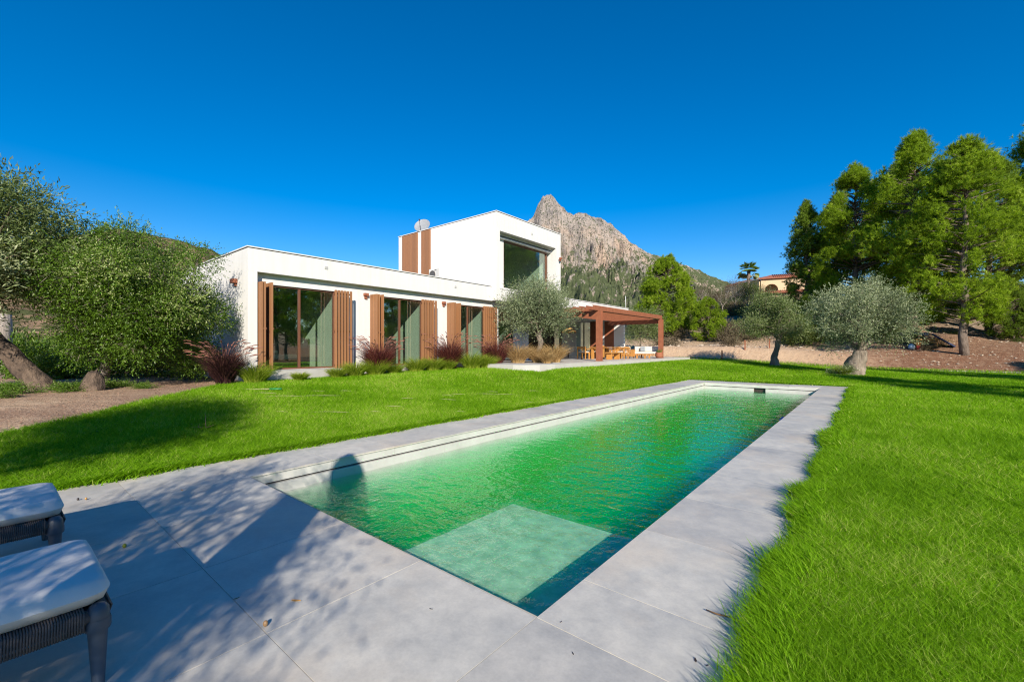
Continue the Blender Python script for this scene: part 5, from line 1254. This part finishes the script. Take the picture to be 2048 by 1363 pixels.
tag(tw.obj('twig', simple('reddish twig', (.35, .2, .12), rough=.9), None, (x, y, z+.02)), 'small branching brown twig sticking up from the left lawn', 'twig')
def fruit(px, py, c, label, s=.013):
    x, y = gxy(px, py); o = MB().lathe([(s*sin(u), s*1.25*(1-cos(u))) for u in np.linspace(.05, pi-.02, 9)], 12).obj('olive_fruit', simple('fruit', c, rough=.35), None, (x, y, .001)); tag(o, label, 'fruit')
fruit(249, 1095, (.22, .26, .02), 'green olive fruit on the shaded paving beside the near lounger'); fruit(531, 1252, (.32, .19, .09), 'brownish olive fruit on the paving in front of the pool'); fruit(156, 1000, (.03, .02, .02), 'black shrivelled olive on the paving beyond the loungers', .010); fruit(172, 999, (.45, .25, .08), 'tan shrivelled olive on the paving beside the black one', .010)
def dleaf(px, py, c, ln, a, label):
    x, y = gxy(px, py); n = 5; V = []; 
    for u in np.linspace(0, 1, n): w = ln*.16*sin(pi*min(u+.05, 1)); V += [(-ln/2+ln*u, -w, .003+.012*(u-.5)**2*4*ln*5), (-ln/2+ln*u, 0, .002), (-ln/2+ln*u, w, .003+.006*abs(u-.5))]
    F = []
    for i in range(n-1):
        b = i*3; F += [(b, b+1, b+4, b+3), (b+1, b+2, b+5, b+4)]
    me = bpy.data.meshes.new('fallen_leaf'); me.from_pydata(V, [], F); o = link('fallen_leaf', me, simple('leafmat', c, rough=.7), None, (x, y, .001)); o.rotation_euler = (0, 0, a); tag(o, label, 'leaf')
dleaf(592, 1201, (.55, .28, .06), .06, .6, 'slim orange fallen leaf on the paving'); dleaf(1391, 1320, (.06, .035, .03), .035, 2, 'small dark curled leaf on the right-hand paving'); dleaf(862, 1218, (.03, .025, .02), .02, .4, 'tiny dark leaf scrap on the paving left of the pool corner')
dleaf(1146, 1307, (.05, .04, .035), .022, 2.4, 'tiny dark leaf scrap on the paving below the pool corner'); dleaf(1415, 1331, (.04, .03, .03), .02, 1, 'tiny dark leaf scrap beside the dark curled leaf'); dleaf(364, 980, (.5, .26, .1), .05, .2, 'tan fallen leaf on the strip of paving beside the left lawn')
dleaf(473, 1197, (.05, .12, .02), .03, 1.4, 'small green leaf on the shaded paving joint'); dleaf(1122, 1244, (.05, .03, .03), .015, 1.4, 'dark speck of leaf on the first tile right of the pool corner')
# runner of grass creeping over the right-hand paving
x0, y0 = gxy(1412, 1222); rn = MB(); rn.tube([(x0, y0, .012), (x0+.06, y0-.01, .015), (x0+.14, y0+.0, .02), (x0+.25, y0-.02, .01)], [.003, .005, .005, .005], 5)
tag(rn.obj('grass_runner', simple('runner', (.22, .12, .05), rough=.8)), 'brown grass runner creeping from the lawn over the right-hand paving', 'grass runner')
print('tris', sum(len(o.data.loop_triangles) if False else len(o.data.polygons) for o in bpy.data.objects if o.type == 'MESH'))
